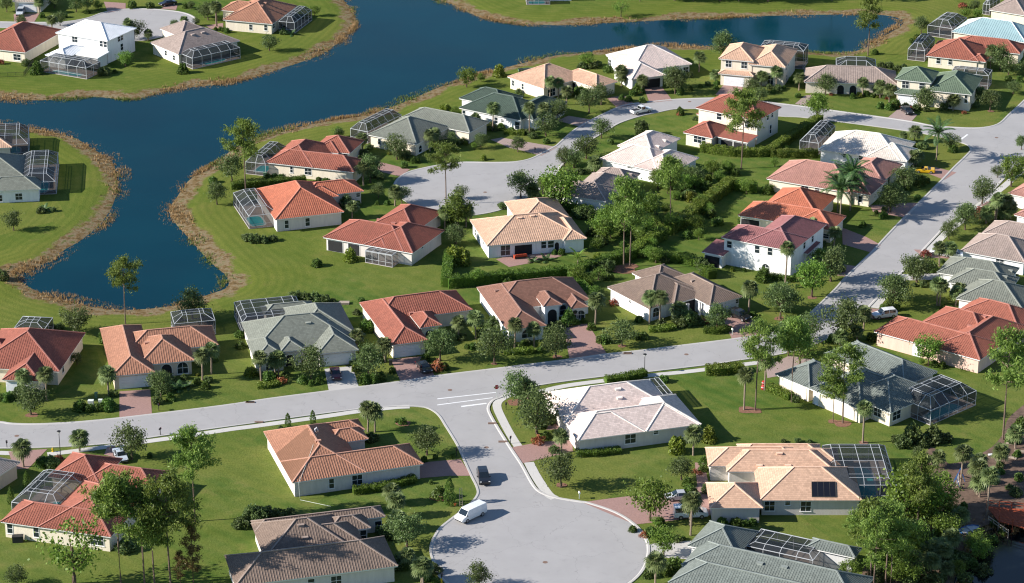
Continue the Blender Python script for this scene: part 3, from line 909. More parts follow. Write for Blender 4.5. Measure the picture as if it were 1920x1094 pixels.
        if side == 'f': O, X, Nn = Vector((along, v0 + ins, zb)), Vector((1, 0, 0)), Vector((0, -1, 0))
        elif side == 'b': O, X, Nn = Vector((along, v1 - ins, zb)), Vector((-1, 0, 0)), Vector((0, 1, 0))
        elif side == 'r': O, X, Nn = Vector((u1 - ins, along, zb)), Vector((0, 1, 0)), Vector((1, 0, 0))
        else: O, X, Nn = Vector((u0 + ins, along, zb)), Vector((0, -1, 0)), Vector((-1, 0, 0))
        Z = Vector((0, 0, 1))
        def P(x, y, n): return O + X * x + Z * y + Nn * n
        def bx(m, x0, x1, y0, y1, n0, n1, mi=0):
            M = Matrix(((X.x, Z.x, -Nn.x, O.x), (X.y, Z.y, -Nn.y, O.y), (X.z, Z.z, -Nn.z, O.z), (0, 0, 0, 1)))
            m.box(x0, x1, y0, y1, -n1, -n0, mi, M)
        arch = kind in 'aO'
        def outline(x0, x1, y0, y1):
            if not arch: return [(x0, y0), (x1, y0), (x1, y1), (x0, y1)]
            r = (x1 - x0) / 2; cx = (x0 + x1) / 2
            return [(x0, y0), (x1, y0)] + [(cx + r * math.cos(a), y1 - r + r * math.sin(a)) for a in np.linspace(0, math.pi, 9)]
        hw = w / 2
        if kind == 'g':
            fr = MB(); bx(fr, -hw - .12, hw + .12, 0, h + .12, -0.05, 0.03)
            fo = fr.build('garage_door', M_TRIM, s.root)
            pn = MB()
            for r in range(4):
                bx(pn, -hw, hw, r * h / 4 + .012, (r + 1) * h / 4 - .012, 0.0, 0.06)
            pn.build('door_panels', M_GDOOR, fo)
            return
        if kind == 'd':
            fr = MB(); bx(fr, -hw - .1, hw + .1, 0, h + .1, -0.05, 0.04)
            fo = fr.build('entry_door', M_TRIM, s.root)
            pn = MB(); bx(pn, -hw, hw, 0.02, h, 0, 0.07); pn.build('door_leaf', M_GDOOR if w < 1.6 else M_DOOR, fo)
            return
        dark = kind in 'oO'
        tw = 0.10
        fr = MB()
        ol, il = outline(-hw - tw, hw + tw, 0 if dark else -tw, h + tw), outline(-hw, hw, 0 if dark else 0, h)
        n = len(ol)
        for i in range(n):
            j = (i + 1) % n
            fr.poly([P(*ol[i], .05), P(*ol[j], .05), P(*il[j], .05), P(*il[i], .05)])
            fr.poly([P(*ol[j], .05), P(*ol[i], .05), P(*ol[i], -.02), P(*ol[j], -.02)])
        if not dark:
            bx(fr, -hw, hw, h * .48, h * .48 + .07, .015, .045)
            nv = int(round(w / 0.9))
            for q in range(1, nv):
                x = -hw + w * q / nv
                bx(fr, x - .03, x + .03, 0, h - (hw if arch else 0) * .3, .015, .04)
            bx(fr, -hw - .16, hw + .16, -tw - .08, -tw, 0, .1)
        fo = fr.build('window' if not dark else ('archway' if arch else 'lanai_opening'), M_TRIM, s.root)
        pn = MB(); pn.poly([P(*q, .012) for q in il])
        pn.build('pane' if not dark else 'recess_shade_panel', M_DARK if dark else M_GLASS, fo)  # dark openings get a flat panel with the recess shade painted in
    def column(s, mark, h=2.7, r=0.2):
        L = s.loc(g(mark, 0)); m = MB()
        m.box(L[0] - r, L[0] + r, L[1] - r, L[1] + r, 0, h); m.box(L[0] - r * 1.4, L[0] + r * 1.4, L[1] - r * 1.4, L[1] + r * 1.4, 0, .2); m.box(L[0] - r * 1.3, L[0] + r * 1.3, L[1] - r * 1.3, L[1] + r * 1.3, h - .18, h)
        m.build('porch_column', M_TRIM, s.root)
    def vent(s, mark):
        hit = s.roof_hit(mark)
        if not hit: print('NO ROOF for vent', s.key, mark); return
        u, v, z = hit
        m = MB(); m.box(u - .45, u + .45, v - .22, v + .22, z - 0.25, z + .2); m.box(u - .52, u + .52, v - .28, v + .28, z + .2, z + .26)
        m.build('roof_vent', cap_mat(s.roofk), s.root)
    def cage(s, pts, z=0.0, h=2.8, top=1.3, ins=1.9, ex=None, bay=2.7, beam=0.068, deck=True, flat=False):
        ex = ex or {}
        L = np.array([s.loc(g(p, z)) for p in pts])
        u0, v0 = L.min(0); u1, v1 = L.max(0)
        if 'W' in ex: u1 = u0 + ex['W']
        if 'w' in ex: u0 = u1 - ex['w']
        if 'D' in ex: v1 = v0 + ex['D']
        if 'd' in ex: v0 = v1 - ex['d']
        root = bpy.data.objects.new('pool_enclosure', None); link(root, s.root); root.empty_display_size = .3
        fr, scn = MB(), MB()
        W, D = u1 - u0, v1 - v0
        nu, nv = max(2, round(W / bay)), max(2, round(D / bay))
        us, vs = np.linspace(u0, u1, nu + 1), np.linspace(v0, v1, nv + 1)
        ring = [(u, v0) for u in us] + [(u1, v) for v in vs[1:]] + [(u, v1) for u in us[::-1][1:]] + [(u0, v) for v in vs[::-1][1:-1]]
        for (u, v) in ring: fr.bar((u, v, 0), (u, v, h), beam)
        cor = [(u0, v0), (u1, v0), (u1, v1), (u0, v1)]
        for i in range(4):
            a, b = cor[i], cor[(i + 1) % 4]
            for zz, k in ((0.05, 1), (0.9, .8), (h, 1.25)): fr.bar((*a, zz), (*b, zz), beam * k)
            scn.poly([(*a, 0.05), (*b, 0.05), (*b, h), (*a, h)])
        ins = min(ins, W * .3, D * .3)
        if flat: top, ins = 0.15, 0.02
        a0, a1, b0, b1, zt = u0 + ins, u1 - ins, v0 + ins, v1 - ins, h + top
        ic = [(a0, b0), (a1, b0), (a1, b1), (a0, b1)]
        for i in range(4):
            A, B, C, Dq = cor[i], cor[(i + 1) % 4], ic[(i + 1) % 4], ic[i]
            fr.bar((*Dq, zt), (*C, zt), beam); fr.bar((*A, h), (*Dq, zt), beam)
            scn.poly([(*A, h), (*B, h), (*C, zt), (*Dq, zt)])
        scn.poly([(*q, zt) for q in ic])
        for u in us[1:-1]:
            uu = min(max(u, a0), a1)
            fr.bar((u, v0, h), (uu, b0, zt), beam); fr.bar((u, v1, h), (uu, b1, zt), beam); fr.bar((uu, b0, zt), (uu, b1, zt), beam)
        for v in vs[1:-1]:
            vv = min(max(v, b0), b1)
            fr.bar((u0, v, h), (a0, vv, zt), beam); fr.bar((u1, v, h), (a1, vv, zt), beam); fr.bar((a0, vv, zt), (a1, vv, zt), beam * .8)
        fr.build('frame', M_ALU, root)
        scn.build('screen', M_SCREEN, root)
        if deck:
            dk = MB(); dk.box(u0 - .1, u1 + .1, v0 - .1, v1 + .1, -.4, .05); dk.build('pool_deck', M_DECK, root)
        s.cage_box = (u0, u1, v0, v1)

POOLS = []
def pool(hs, spec):
    """spec: (u-fraction range, v-fraction range inside the enclosure, deep?)"""
    u0, u1, v0, v1 = hs.cage_box
    fu0, fu1, fv0, fv1 = spec
    a0, a1, b0, b1 = u0 + (u1 - u0) * fu0, u0 + (u1 - u0) * fu1, v0 + (v1 - v0) * fv0, v0 + (v1 - v0) * fv1
    cu, cv, ru, rv = (a0 + a1) / 2, (b0 + b1) / 2, (a1 - a0) / 2, (b1 - b0) / 2
    def ringp(k, z):
        out = []
        for i in range(24):
            t = 2 * math.pi * i / 24
            c, s_ = math.cos(t), math.sin(t)
            e = 0.45
            out.append((math.copysign(abs(c) ** e, c) * (ru + k), math.copysign(abs(s_) ** e, s_) * (rv + k), z))
        return out
    w = hs.wpt(cu, cv)
    root = empty('swimming_pool', (w[0], w[1], 0), hs.ang)
    tag(root, 'swimming pool inside the screen cage of the %s' % hs.short, 'pool', 'screened swimming pools')
    m = MB(); o_, i_ = ringp(.35, .07), ringp(0, .07)
    for i in range(24):
        j = (i + 1) % 24
        m.poly([o_[i], o_[j], i_[j], i_[i]]); m.poly([(o_[i][0], o_[i][1], 0), (o_[j][0], o_[j][1], 0), o_[j], o_[i]])
    m.build('coping', M_TRIM, root)
    m = MB(); m.poly(ringp(0.0, .062)); m.build('pool_water', M_POOL, root)

H = House
H('H01', 'red tiled house cut by the left edge beside the white metal roofed house', 'red house at upper left', 'red', 'cream', ('_-50,88', '_47,99'), [['_-50,88', '_47,99', '_95,55']], wins=[('A125,420', 2.0, 1.5)])
H('H02', 'white two-storey house with a white metal roof and a screened pool', 'white metal roofed house', 'whitemetal', 'white', ('_104,61', '_203,77'),
  [['_104,62', '_203,77', '_236,50'], ['A330,405', 'A545,400', {'D': 10, 'z': 3.0}], ['A545,400', 'A810,385', {'D': 5, 'z': 2.95, 't': 'flat'}]], z=5.9, pitch=0.36, two=True,
  wins=[('A548,285', 1.6, 1.5), ('A743,312', 1.1, 1.5, 'a'), ('A790,312', 1.1, 1.5), ('A870,270', 1, 1.3), ('A890,245', 1, 1.3), ('A892,345', 1, 1.6)],
  cage=dict(pts=['A300,525', 'A735,535'], ex={'D': 6}, top=1.0), pools=[(.2, .8, .1, .45)])
H('H03', 'brown hip-roofed house with an arched pool cage facing the lake', 'brown house by top cul-de-sac', 'taupe_flat', 'cream', ('A1310,400', 'A1755,300'),
  [['A1310,400', 'A1755,300', 'A1100,315'], ['A1265,250', {'W': 9, 'D': 6, 'v-': 3.5}]], wins=[('A1215,390', .9, 1.2), ('A1275,425', .9, 1.2)], vents=['A1412,258', 'A1485,242'],
  cage=dict(pts=['A1345,480', 'A1450,500', 'A1750,425'], ex={'D': 5.5}, top=1.2), pools=[(.3, .75, .15, .55)])
H('H04', 'terracotta house on the lake point with a pool cage on its right', 'terracotta house on lake point', 'terra', 'cream', ('B150,145', 'B510,178'),
  [['B150,145', 'B510,178', 'B690,45'], ['B130,75', {'W': 10, 'D': 7}]], wins=[('B352,200', .8, 1.4), ('B462,205', .8, 1.4), ('B520,190', 1.2, 1.3)], vents=['B430,45', 'B455,25'],
  cage=dict(pts=['B560,235', 'B705,215', 'B800,150'], top=1.2))
H('H05', 'cream house with a white garage door at the top left corner', 'cream house at top left', 'tan', 'cream', ('A90,12', 'A300,20'), [['A90,12', 'A300,20', {'D': 12}]], wins=[('A205,65', 4.6, 2.2, 'g')])
H('H07', 'white house cut by the top edge on the far lake bank', 'white house beyond the lake', 'tan', 'white', ('_1000,-16', '_1075,-17'), [['_1000,-16', '_1075,-17', {'D': 10}]],
  cage=dict(pts=['_986,0', '_1031,9'], ex={'D': 5}, top=.8), pools=[(.1, .8, .15, .7)])
H('H09', 'grey shingled house cut by the top right corner', 'grey house at top right', 'taupe_flat', 'cream', ('E1535,98', 'E1890,155'), [['E1535,98', 'E1890,155', {'D': 11}]],
  cage=dict(pts=['E1470,140', 'E1535,150'], ex={'D': 7}, top=.9))
H('H10', 'house with a light blue metal roof and a pool cage at its left', 'blue metal roofed house', 'bluemetal', 'cream', ('E1170,312', 'E1890,418'), [['E1170,312', 'E1890,418', {'D': 12}]],
  cage=dict(pts=['E930,350', 'E1165,385'], ex={'D': 11}, top=1.4))
H('H11', 'red tiled house below the light blue metal roof', 'red house below blue roof', 'red', 'cream', ('E920,547', 'E1430,603'),
  [['E920,547', 'E1430,603', {'D': 13}], ['E1835,528', {'w': 17, 'D': 8}], ['E1500,608', {'w': 4, 'D': 5}]], wins=[('E1040,595', 1, 1.4), ('E1155,605', .9, 1.4)],
  cage=dict(pts=['E740,582', 'E900,603'], ex={'D': 11}, top=1.4))
H('H12', 'two-storey house with a green tiled roof and white garage door', 'green roofed two-storey house', 'green', 'cream', ('E615,775', 'E970,812'),
  [['E615,775', 'E970,812', {'D': 9}], ['E1250,915', 'E1470,757', 'E1030,885', {'z': 4.2, 'u-': 2.2}], ['E610,912', {'W': 8, 'D': 3, 'z': 2.9}]], z=5.9, two=True,
  wins=[('E718,828', 1.6, 1.7), ('E880,840', 1.3, 1.3), ('E1035,850', 1.1, 1.5, 'a'), ('E740,990', 4.4, 2.2, 'g'), ('E1140,1020', 1.4, 1.7), ('E1310,950', .7, 2)],
  cage=dict(pts=['E1470,870', 'E1555,815'], ex={'w': 9, 'D': 5}, h=3.4, top=.7))
H('H13', 'taupe tiled house with an arched white entry by the lake', 'taupe house with arched entry', 'taupe', 'cream', ('_1508,154', '_1642,158'),
  [['_1508,154', '_1642,158', 'E620,700'], ['E430,815', 'E230,800', {'D': 10, 'p': .5}]], wins=[('E85,850', 1.6, 2.2, 'O'), ('E205,865', 1.6, 2.2, 'O')],
  cage=dict(pts=['E40,570', 'E430,640'], z=2.9, ex={'d': 8}, h=2.9, top=1.3, ins=2.6, deck=True))
H('H14', 'peach two-storey house beside the lake with a pool cage behind', 'peach two-storey house', 'peach', 'cream', ('D590,603', 'D945,635'),
  [['D590,603', 'D945,635', {'D': 12}], ['D1265,695', 'D1400,512', {'w': 9, 'z': 5.2}], ['D585,755', 'D945,785', {'D': 2.5, 'z': 3.0}]], z=6.0, two=True,
  wins=[('D690,655', 1.4, 1.6), ('D850,670', 1.4, 1.6), ('D745,835', 4.8, 2.2, 'g'), ('D1118,820', 1.4, 2.2, 'a'), ('D1280,665', .7, 1.5), ('D1305,640', .7, 1.2), ('D1285,800', .9, 1.5)],
  cage=dict(pts=['D1400,720', 'D1500,640'], ex={'w': 11, 'd': 6}, h=4.6, top=.8))
H('H15', 'house with a pale pink tiled roof and a dark open garage', 'pale house with open garage', 'pinkwhite', 'white', ('C1440,582', 'C1670,552'),
  [['C1235,405', 'C1640,500', 'C1862,470'], ['C1420,584', 'C1670,552', {'D': 11}]], wins=[('C1565,605', 4.8, 2.2, 'o'), ('C1258,455', 1.6, 1.5), ('C1820,515', 1.4, 1.5)])
H('H16', 'peach hip-roofed house on the near lake bank', 'peach lakeside house', 'peach', 'cream', ('C515,565', 'C780,652'),
  [['C515,565', 'C780,652', {'D': 14}], ['C1150,642', 'C1318,600', {'w': 13}]], wins=[('C555,610', .7, 1.3), ('C625,635', .7, 1.3), ('C835,690', 2.4, 1.8), ('C1000,670', 1.2, 2.2, 'O')])
H('H17', 'house with a dark green tiled hip roof and white walls', 'dark green roofed house', 'darkgreen', 'white', ('C160,792', 'C612,884'),
  [['C160,792', 'C612,884', {'D': 12}], ['C160,722', {'W': 12, 'D': 9}], ['C905,742', 'C700,880', {'w': 8}]], wins=[('C430,882', .9, 1.4), ('C477,885', .7, .6), ('C195,835', .8, 1.6), ('C603,925', 1.3, 1.8)])
H('H18', 'house with a grey-green tiled roof and a pool cage by the lake', 'grey-green lakeside house', 'sage', 'cream', ('B1210,988', 'B1565,1060'),
  [['B1210,988', 'B1565,1060', {'D': 14}], ['C235,972', 'C352,890', {'w': 19}]], wins=[('B1295,1040', .7, 1.4), ('G1515,235', 1.2, 1.6, 'a'), ('C120,975', 1.2, 1.2)],
  cage=dict(pts=['B1085,1028', 'B1215,1050'], ex={'D': 14}, top=1.4))
H('H19', 'red tiled house on the lake bank with a pool cage at its left', 'red lakeside house', 'red', 'cream', ('G385,332', 'G1030,404'),
  [['G385,332', 'G1030,404', {'D': 8}], ['G385,332', {'W': 11, 'D': 15}], ['G1045,225', {'w': 9, 'D': 5, 'v-': 4}], ['G915,265', {'w': 6, 'D': 6}]],
  wins=[('G573,385', .6, 1.3), ('G703,400', 1.5, 1.4), ('G990,262', 1.2, 1.6, 'a'), ('G935,265', 1.0, 2.0, 'O')], cage=dict(pts=['G245,412', 'G385,432'], ex={'D': 12}, top=1.4), pools=[(.2, .8, .15, .5)])
H('H20', 'bright orange tiled house with a teal pool in a glassy cage', 'bright orange house', 'orange', 'greige', ('G475,748', 'G965,692'),
  [['G475,748', 'G955,694', 'G300,532'], ['G1100,542', {'w': 13, 'D': 7}], ['G915,580', {'w': 7, 'D': 6}]], wins=[('G537,785', .8, 1.7), ('G690,768', .9, 1.7), ('G957,740', .9, 1.7), ('G1060,570', .8, .8)],
  cage=dict(pts=['G262,815', 'G475,795', 'G195,640'], top=1.2, ex={}), pools=[(.12, .62, .08, .45)])
H('H21', 'red-brown tiled house with screened porches at its front', 'red-brown screened porch house', 'redbrown', 'greige', ('G805,880', 'G1390,985'),
  [['G805,880', 'G1390,985', {'D': 11}], ['G1690,832', 'G1390,985', {'w': 11}], ['G1620,740', {'w': 10, 'D': 4, 'v-': 9}], ['G1150,938', 'G1275,945', {'D': 4, 'p': .6}]],
  wins=[('G895,955', 3.4, 2.3, 'o'), ('G1030,970', 2.6, 2.3, 'o'), ('G1530,950', .8, .5)], vents=['G1215,755', 'G1320,780'],
  cage=dict(pts=['G1115,1065', 'G1320,1094'], ex={'D': 3.2}, h=2.5, flat=True, bay=1.6))
H('H22', 'peach tiled house with a brick patio and red couch', 'peach house with brick patio', 'peach', 'white', ('M475,537', 'M1240,468'),
  [['M475,537', 'M865,500', 'M275,328', {'W': 20, 'p': 0.42}], ['M1240,468', 'M1055,497', {'D': 12}], ['M600,230', {'W': 11, 'D': 4, 'v-': 9, 'p': 0.42}]],
  wins=[('M570,580', 1.9, 2.1), ('M720,535', 3.6, 2.2, 'o'), ('M890,520', 1, 1.5), ('M950,520', 1.2, 1.5), ('M1000,515', .9, 2.1, 'O'), ('M385,495', .8, 1.3), ('M320,430', .8, 1.3)], vents=['M690,313', 'M795,296'])
H('H23', 'house with a pinkish white tiled roof between the cul-de-sac and the hedges', 'pinkish white roofed house', 'pinkwhite', 'white', ('H1190,540', 'H1610,634'),
  [['H1190,540', 'H1610,634', {'D': 11}], ['H1320,445', {'W': 9, 'D': 12}], ['I365,712', 'H1610,634', {'w': 9}]], wins=[('H1410,600', 1.2, .5)], vents=['H1662,408', 'H1612,450', 'H1835,495'])
H('H24', 'taupe tiled house half hidden behind the tall pines', 'taupe house behind pines', 'taupe', 'white', ('H795,787', 'H1235,852'),
  [['H795,787', 'H1235,852', {'D': 8}], ['H1115,682', {'W': 9, 'D': 7}], ['H1235,852', {'w': 9, 'D': 15}]], vents=['H1410,655', 'H1375,685'])
H('H25', 'two-storey cream house with a red tiled roof and rear lanai', 'red roofed two-storey house', 'red', 'cream', ('I340,224', 'I950,345'),
  [['I340,224', 'I950,343', 'I1150,214'], ['I215,462', 'I530,502', {'D': 9, 'z': 3.0}], ['I530,500', 'I900,530', {'D': 5, 'z': 2.9, 't': 'flat'}], ['I345,285', {'W': 3, 'D': 5, 'z': 3.0}]], z=6.0, two=True,
  wins=[('I565,290', 1.2, 1.5), ('I838,382', 1.1, 1.3), ('I908,382', 1.1, 1.5, 'a'), ('I945,375', .8, 1.2), ('I375,520', 3, 1.6), ('I1040,305', .8, 1.2), ('I1082,275', .8, 1.1), ('I1065,430', .8, 2.0), ('I640,570', 3.0, 2.3, 'o'), ('I775,590', 3.2, 2.3, 'o')], cols=['I688,622', 'I860,645'])
H('H26', 'house with a cream white tiled roof and a pool cage among hedges', 'cream roofed house', 'cream', 'white', ('J230,508', 'J870,595'),
  [['J230,508', 'J870,595', {'D': 13}], ['J870,595', 'J1010,507', {'w': 9}]], wins=[('J435,548', .6, .9), ('J580,568', 1.8, .9), ('J830,440', 2.4, 2.2, 'a')],
  cage=dict(pts=['J82,530', 'J225,552'], ex={'D': 13}, top=1.4))
H('H27', 'pink tiled house behind the tall feather palms', 'pink tiled house', 'pink', 'cream', ('I1030,914', 'I1620,1014'),
  [['I1030,914', 'J490,850', {'D': 13}], ['J640,868', 'J747,757', {'w': 9}], ['J850,665', {'w': 9, 'D': 3.5, 'v-': 9}]], wins=[('I1402,1000', 1.6, 1.2), ('I1523,1007', 1, .9), ('J785,735', 1, 1.6), ('J560,900', .8, 1.4)])
H('H28', 'orange tiled house beside the tall feather palms', 'orange house by feather palms', 'orange', 'cream', ('K375,287', 'K1150,412'),
  [['K375,287', 'K1150,412', {'D': 9}], ['K640,157', {'W': 12, 'D': 8, 'v-': 4.5}], ['K1150,412', 'K1278,297', {'w': 9}]], wins=[('K450,315', 4, 2.2, 'o'), ('K1110,460', 1.2, .9)])
H('H29', 'white two-storey house with a purple-red tiled roof', 'purple roofed two-storey house', 'purple', 'white', ('K235,472', 'K830,588'),
  [['K235,472', 'K830,588', {'D': 8}], ['K830,588', 'K1045,347', {'w': 10}], ['K70,592', 'K270,612', {'D': 7, 'z': 2.9, 't': 'flat'}], ['K905,600', 'K1065,525', {'w': 6, 'z': 3.0, 't': 'flat'}]], z=5.8, two=True,
  wins=[('K302,530', 1.0, 1.4), ('K535,572', 1.0, 1.5), ('K642,590', 1.0, 1.5), ('K605,730', 1.6, 1.5, 'a'), ('K937,485', .9, 1.6), ('K1000,425', .9, 1.6), ('K155,660', 3.2, 2.2, 'o')])
H('H30', 'grey-brown tiled house with white porch posts and a black car', 'brown house with white porch', 'greybrown', 'white', ('R940,508', 'R1212,432'),
  [['R95,352', 'R430,535', {'W': 14}], ['R940,508', 'R1212,432', {'D': 15}], ['R640,492', 'R892,416', {'D': 9}], ['R290,234', {'W': 8, 'd': 8}]],
  wins=[('R1075,540', 4.6, 2.2, 'g'), ('R490,560', 1.4, 1.8, 'a'), ('R770,530', 4.6, 2.4, 'o'), ('R1185,465', .6, .8), ('R275,470', .6, .6)], cols=['R640,625', 'R755,600', 'R855,585'], vents=['R800,300'])
H('H31', 'brown tiled house with a tall white arched portico', 'brown house with arched portico', 'brown_flat', 'white', ('Q520,267', 'Q1312,182'),
  [['Q520,267', 'Q1312,182', {'d': 12}], ['Q762,620', 'Q1092,584', 'Q520,267'], ['Q1065,425', 'Q1217,402', {'D': 7, 'z': 3.9}], ['Q1290,445', 'Q1440,425', {'D': 10}]],
  wins=[('Q1140,500', 1.8, 2.9, 'O'), ('Q1328,490', 1.1, 1.7, 'a'), ('Q1395,490', 1.5, 1.7, 'a'), ('Q930,650', 2.0, 1.7, 'a'), ('Q1230,490', 1.2, 2.0, 'a')], vents=['Q680,295'])
H('H32', 'red tiled house with a wide white garage door and dark car', 'red house with dark car', 'red', 'cream', ('P1485,570', 'P1795,528'),
  [['P1490,570', 'P1797,528', 'P1240,217'], ['P1240,217', 'Q382,347', {'d': 10}], ['Q30,600', 'Q215,580', {'D': 7, 'z': 3.3}]],
  wins=[('P1620,620', 5.0, 2.2, 'g'), ('Q115,640', 1.8, 2.4, 'O'), ('Q235,620', 2.0, 1.6)], vents=['P1660,305'])
H('H33', 'grey-green tiled house with a red car in its drive', 'sage house with red car', 'sage_flat', 'greige', ('P850,645', 'P1212,608'),
  [['P440,612', 'P235,382', 'P1150,470'], ['P870,643', 'P1214,608', {'D': 14}], ['P1062,217', 'P1150,470', {'w': 12}], ['P425,312', 'P830,225', {'D': 4}], ['P560,625', 'P760,605', {'D': 6, 'z': 3.2}], ['P345,690', 'P600,640', {'D': 9}]],
  wins=[('P1045,690', 5.0, 2.2, 'g'), ('P473,745', 1.4, 1.6, 'a'), ('P640,690', 1.6, 2.2, 'O')], vents=['P795,388'],
  cage=dict(pts=['P195,217', 'P243,378', 'P690,160'], z=2.8, top=.6, ins=1.0), pools=[(.1, .5, .1, .4)])
H('H34', 'terracotta tiled house with twin white arches and a paver drive', 'terracotta house with twin arches', 'terra', 'beige', ('O935,562', 'O1292,528'),
  [['O935,562', 'O1292,528', 'O945,157'], ['O1290,447', 'O1625,428', {'D': 12, 'u-': 3}], ['O1190,200', 'O1825,300', {'D': 9, 'u-': 4}]],
  wins=[('O1120,635', 5.0, 2.2, 'g'), ('O1395,520', 1.9, 2.4, 'O'), ('O1530,515', 1.9, 2.2, 'a')], vents=['O1232,285'],
  cage=dict(pts=['O1460,125', 'O1795,78'], z=2.8, ex={'D': 6}, top=.9))
H('H35', 'red tiled house with an arched entry at the left edge of the street', 'red house at left edge', 'redbrown', 'cream', ('O20,590', 'O335,606'),
  [['O20,590', 'O335,606', {'D': 15}], ['O712,203', 'O440,520', {'w': 16}], ['O82,392', {'w': 6, 'D': 7, 'z': 3.5}]], wins=[('O150,650', 4.6, 2.2, 'g'), ('O20,470', 1.8, 2.5, 'O'), ('O525,480', 1, 1.6)],
  cage=dict(pts=['O115,160', 'O400,125'], z=2.9, ex={'D': 6}, top=.7))
H('H36', 'house with a grey-green roof and arched pool cage on the left shore', 'sage house on left shore', 'sage_flat', 'white', ('F-120,545', 'F297,527'),
  [['F-120,545', 'F297,527', {'D': 7}], ['F185,440', {'w': 14, 'D': 14}]], wins=[('F138,582', 1.4, 1.4), ('F-5,600', 1.2, 1.4)],
  cage=dict(pts=['F300,560', 'F412,562'], ex={'D': 19, 'w': 7.5}, top=1.3), pools=[(.15, .75, .05, .45)])
H('H37', 'peach house with a pool cage at the left edge of the lake', 'peach house at left edge', 'peach', 'greige', ('F-120,232', 'F85,222'), [['F-120,232', 'F85,222', {'D': 9}]],
  cage=dict(pts=['F60,290', 'F212,250'], ex={'w': 10, 'D': 12}, top=1.6), pools=[(.3, .8, .1, .5)])
H('H38', 'terracotta house with a half-cleaned roof and a worker on it', 'house with worker on roof', 'washed', 'greige', ('U555,620', 'U1447,492'),
  [['U555,620', 'U415,257', {'W': 12.5}], ['U555,620', 'U1447,492', 'U1378,347'], ['U1062,247', 'U975,182', {'w': 14}], ['U1088,312', {'w': 7, 'D': 5}]],
  wins=[('U830,625', .8, 1.7), ('U1020,598', 1.7, 1.7)], vents=['U735,330'])
H('H39', 'brown tiled house at the bottom with tree shadows on its roof', 'brown house at bottom edge', 'greybrown', 'greige', ('V300,902', 'V1327,774'),
  [['V1327,774', 'V150,895', {'D': 10}], ['V295,470', 'V330,620', {'W': 14, 'v-': 5}], ['V1237,417', 'V1132,352', {'w': 21}], ['V1132,500', {'w': 7, 'D': 5}], ['V1072,592', {'w': 12, 'D': 7, 'v-': 1}]],
  wins=[('V885,880', 1.6, 1.6), ('V705,893', 1.0, 1.2), ('V1205,490', 1, 1.6), ('V1110,550', 1.0, 1.8)], vents=['V630,485', 'V660,575'])
H('H40', 'pale pink tiled corner house beside the stop sign', 'pale pink corner house', 'pinkwhite_flat', 'greige', ('W945,524', 'W1757,417'),
  [['W945,524', 'W1757,417', {'D': 10}], ['W945,524', 'W840,377', {'W': 12}], ['W725,232', 'W1422,117', {'d': 13}], ['W1757,417', 'W1602,217', {'w': 10}]],
  wins=[('W1298,512', 1.9, 1.7), ('W1470,470', .8, .6)], vents=['W1225,242', 'W1215,182'], cage=dict(pts=['W1425,115', 'W1490,108', 'W1572,215'], z=2.7, h=2.7, flat=True, bay=3))
H('H41', 'dark green-grey tiled house with a big pool cage on the lawn', 'dark green-grey house', 'slate', 'cream', ('S590,662', 'S935,804'),
  [['S590,662', 'S935,804', 'S1240,640'], ['S130,532', 'S365,632', {'D': 10}], ['S700,297', 'S1262,517', {'d': 9}], ['S365,632', 'S590,662', {'D': 14, 'W': 12}]],
  wins=[('S655,722', 1.8, 1.7), ('S845,800', 1.6, 1.5), ('S978,818', 2.0, 1.7), ('S418,670', .9, 2.0, 'd')],
  cage=dict(pts=['S1120,852', 'S1222,886', 'S1528,748'], top=1.5, ex={'w': 8.5}), pools=[(.62, .9, .15, .8)])
H('H42', 'red tiled house with pink walls and a white side door', 'red house with pink walls', 'red', 'pinkish', ('S820,232', 'S1562,434'),
  [['S820,232', 'S1562,434', {'D': 9}], ['S1562,434', 'S1872,192', {'w': 10}], ['S1180,150', {'W': 14, 'D': 8, 'v-': 3}], ['S1370,110', {'W': 14, 'D': 10}]], wins=[('S1120,360', 1.5, 2.2, 'd')], vents=['S1590,130', 'S1492,198'])
H('H43', 'green-grey tiled house at the right edge above the pink walls', 'green-grey house at right edge', 'sage', 'white', ('L1160,897', 'L1777,1002'),
  [['L1160,897', 'L1777,1002', {'D': 11}], ['L1080,742', {'W': 12, 'D': 8}], ['L980,652', {'W': 14, 'D': 9}]], wins=[('L1443,955', 1, .7)], vents=['L1660,640', 'L1612,695'])
H('H44', 'taupe tiled house with two white cars at the right edge', 'taupe house at right edge', 'taupe', 'white', ('L1195,452', 'L1790,562'), [['L1195,452', 'L1800,564', {'D': 11}], ['L1380,302', {'W': 16, 'D': 9}]], wins=[('L1565,545', 1.6, 1.2)])
H('H45', 'pink roofed house mostly outside the right edge', 'pink house at right edge', 'pink', 'white', ('L1700,117', 'L1900,162'), [['L1700,117', 'L1900,162', {'D': 9}], ['J1725,855', {'W': 14, 'D': 9}]])
H('H46', 'peach tiled house with a black solar panel and teal pool', 'peach house with solar panel', 'peach_flat', 'greige', ('Y690,594', 'Y1410,594'),
  [['Y690,594', 'Y1410,594', {'D': 12}], ['Y340,642', 'Y712,648', {'D': 9}], ['Y460,392', {'W': 18, 'D': 8}], ['Y310,225', {'W': 16, 'd': 7}], ['Y1118,285', 'Y1112,202', {'w': 14}], ['Y1260,345', {'w': 16, 'D': 6}]],
  wins=[('Y760,632', 1.6, 1.7), ('Y888,612', .8, .7), ('Y1015,635', 1.6, 1.7)], vents=['Y890,355', 'Y690,355', 'Y830,270'],
  cage=dict(pts=['Y1568,212', 'Y1130,212'], z=2.7, ex={'d': 15}, top=.8, ins=1.2), pools=[(.37, .74, .08, .80)])
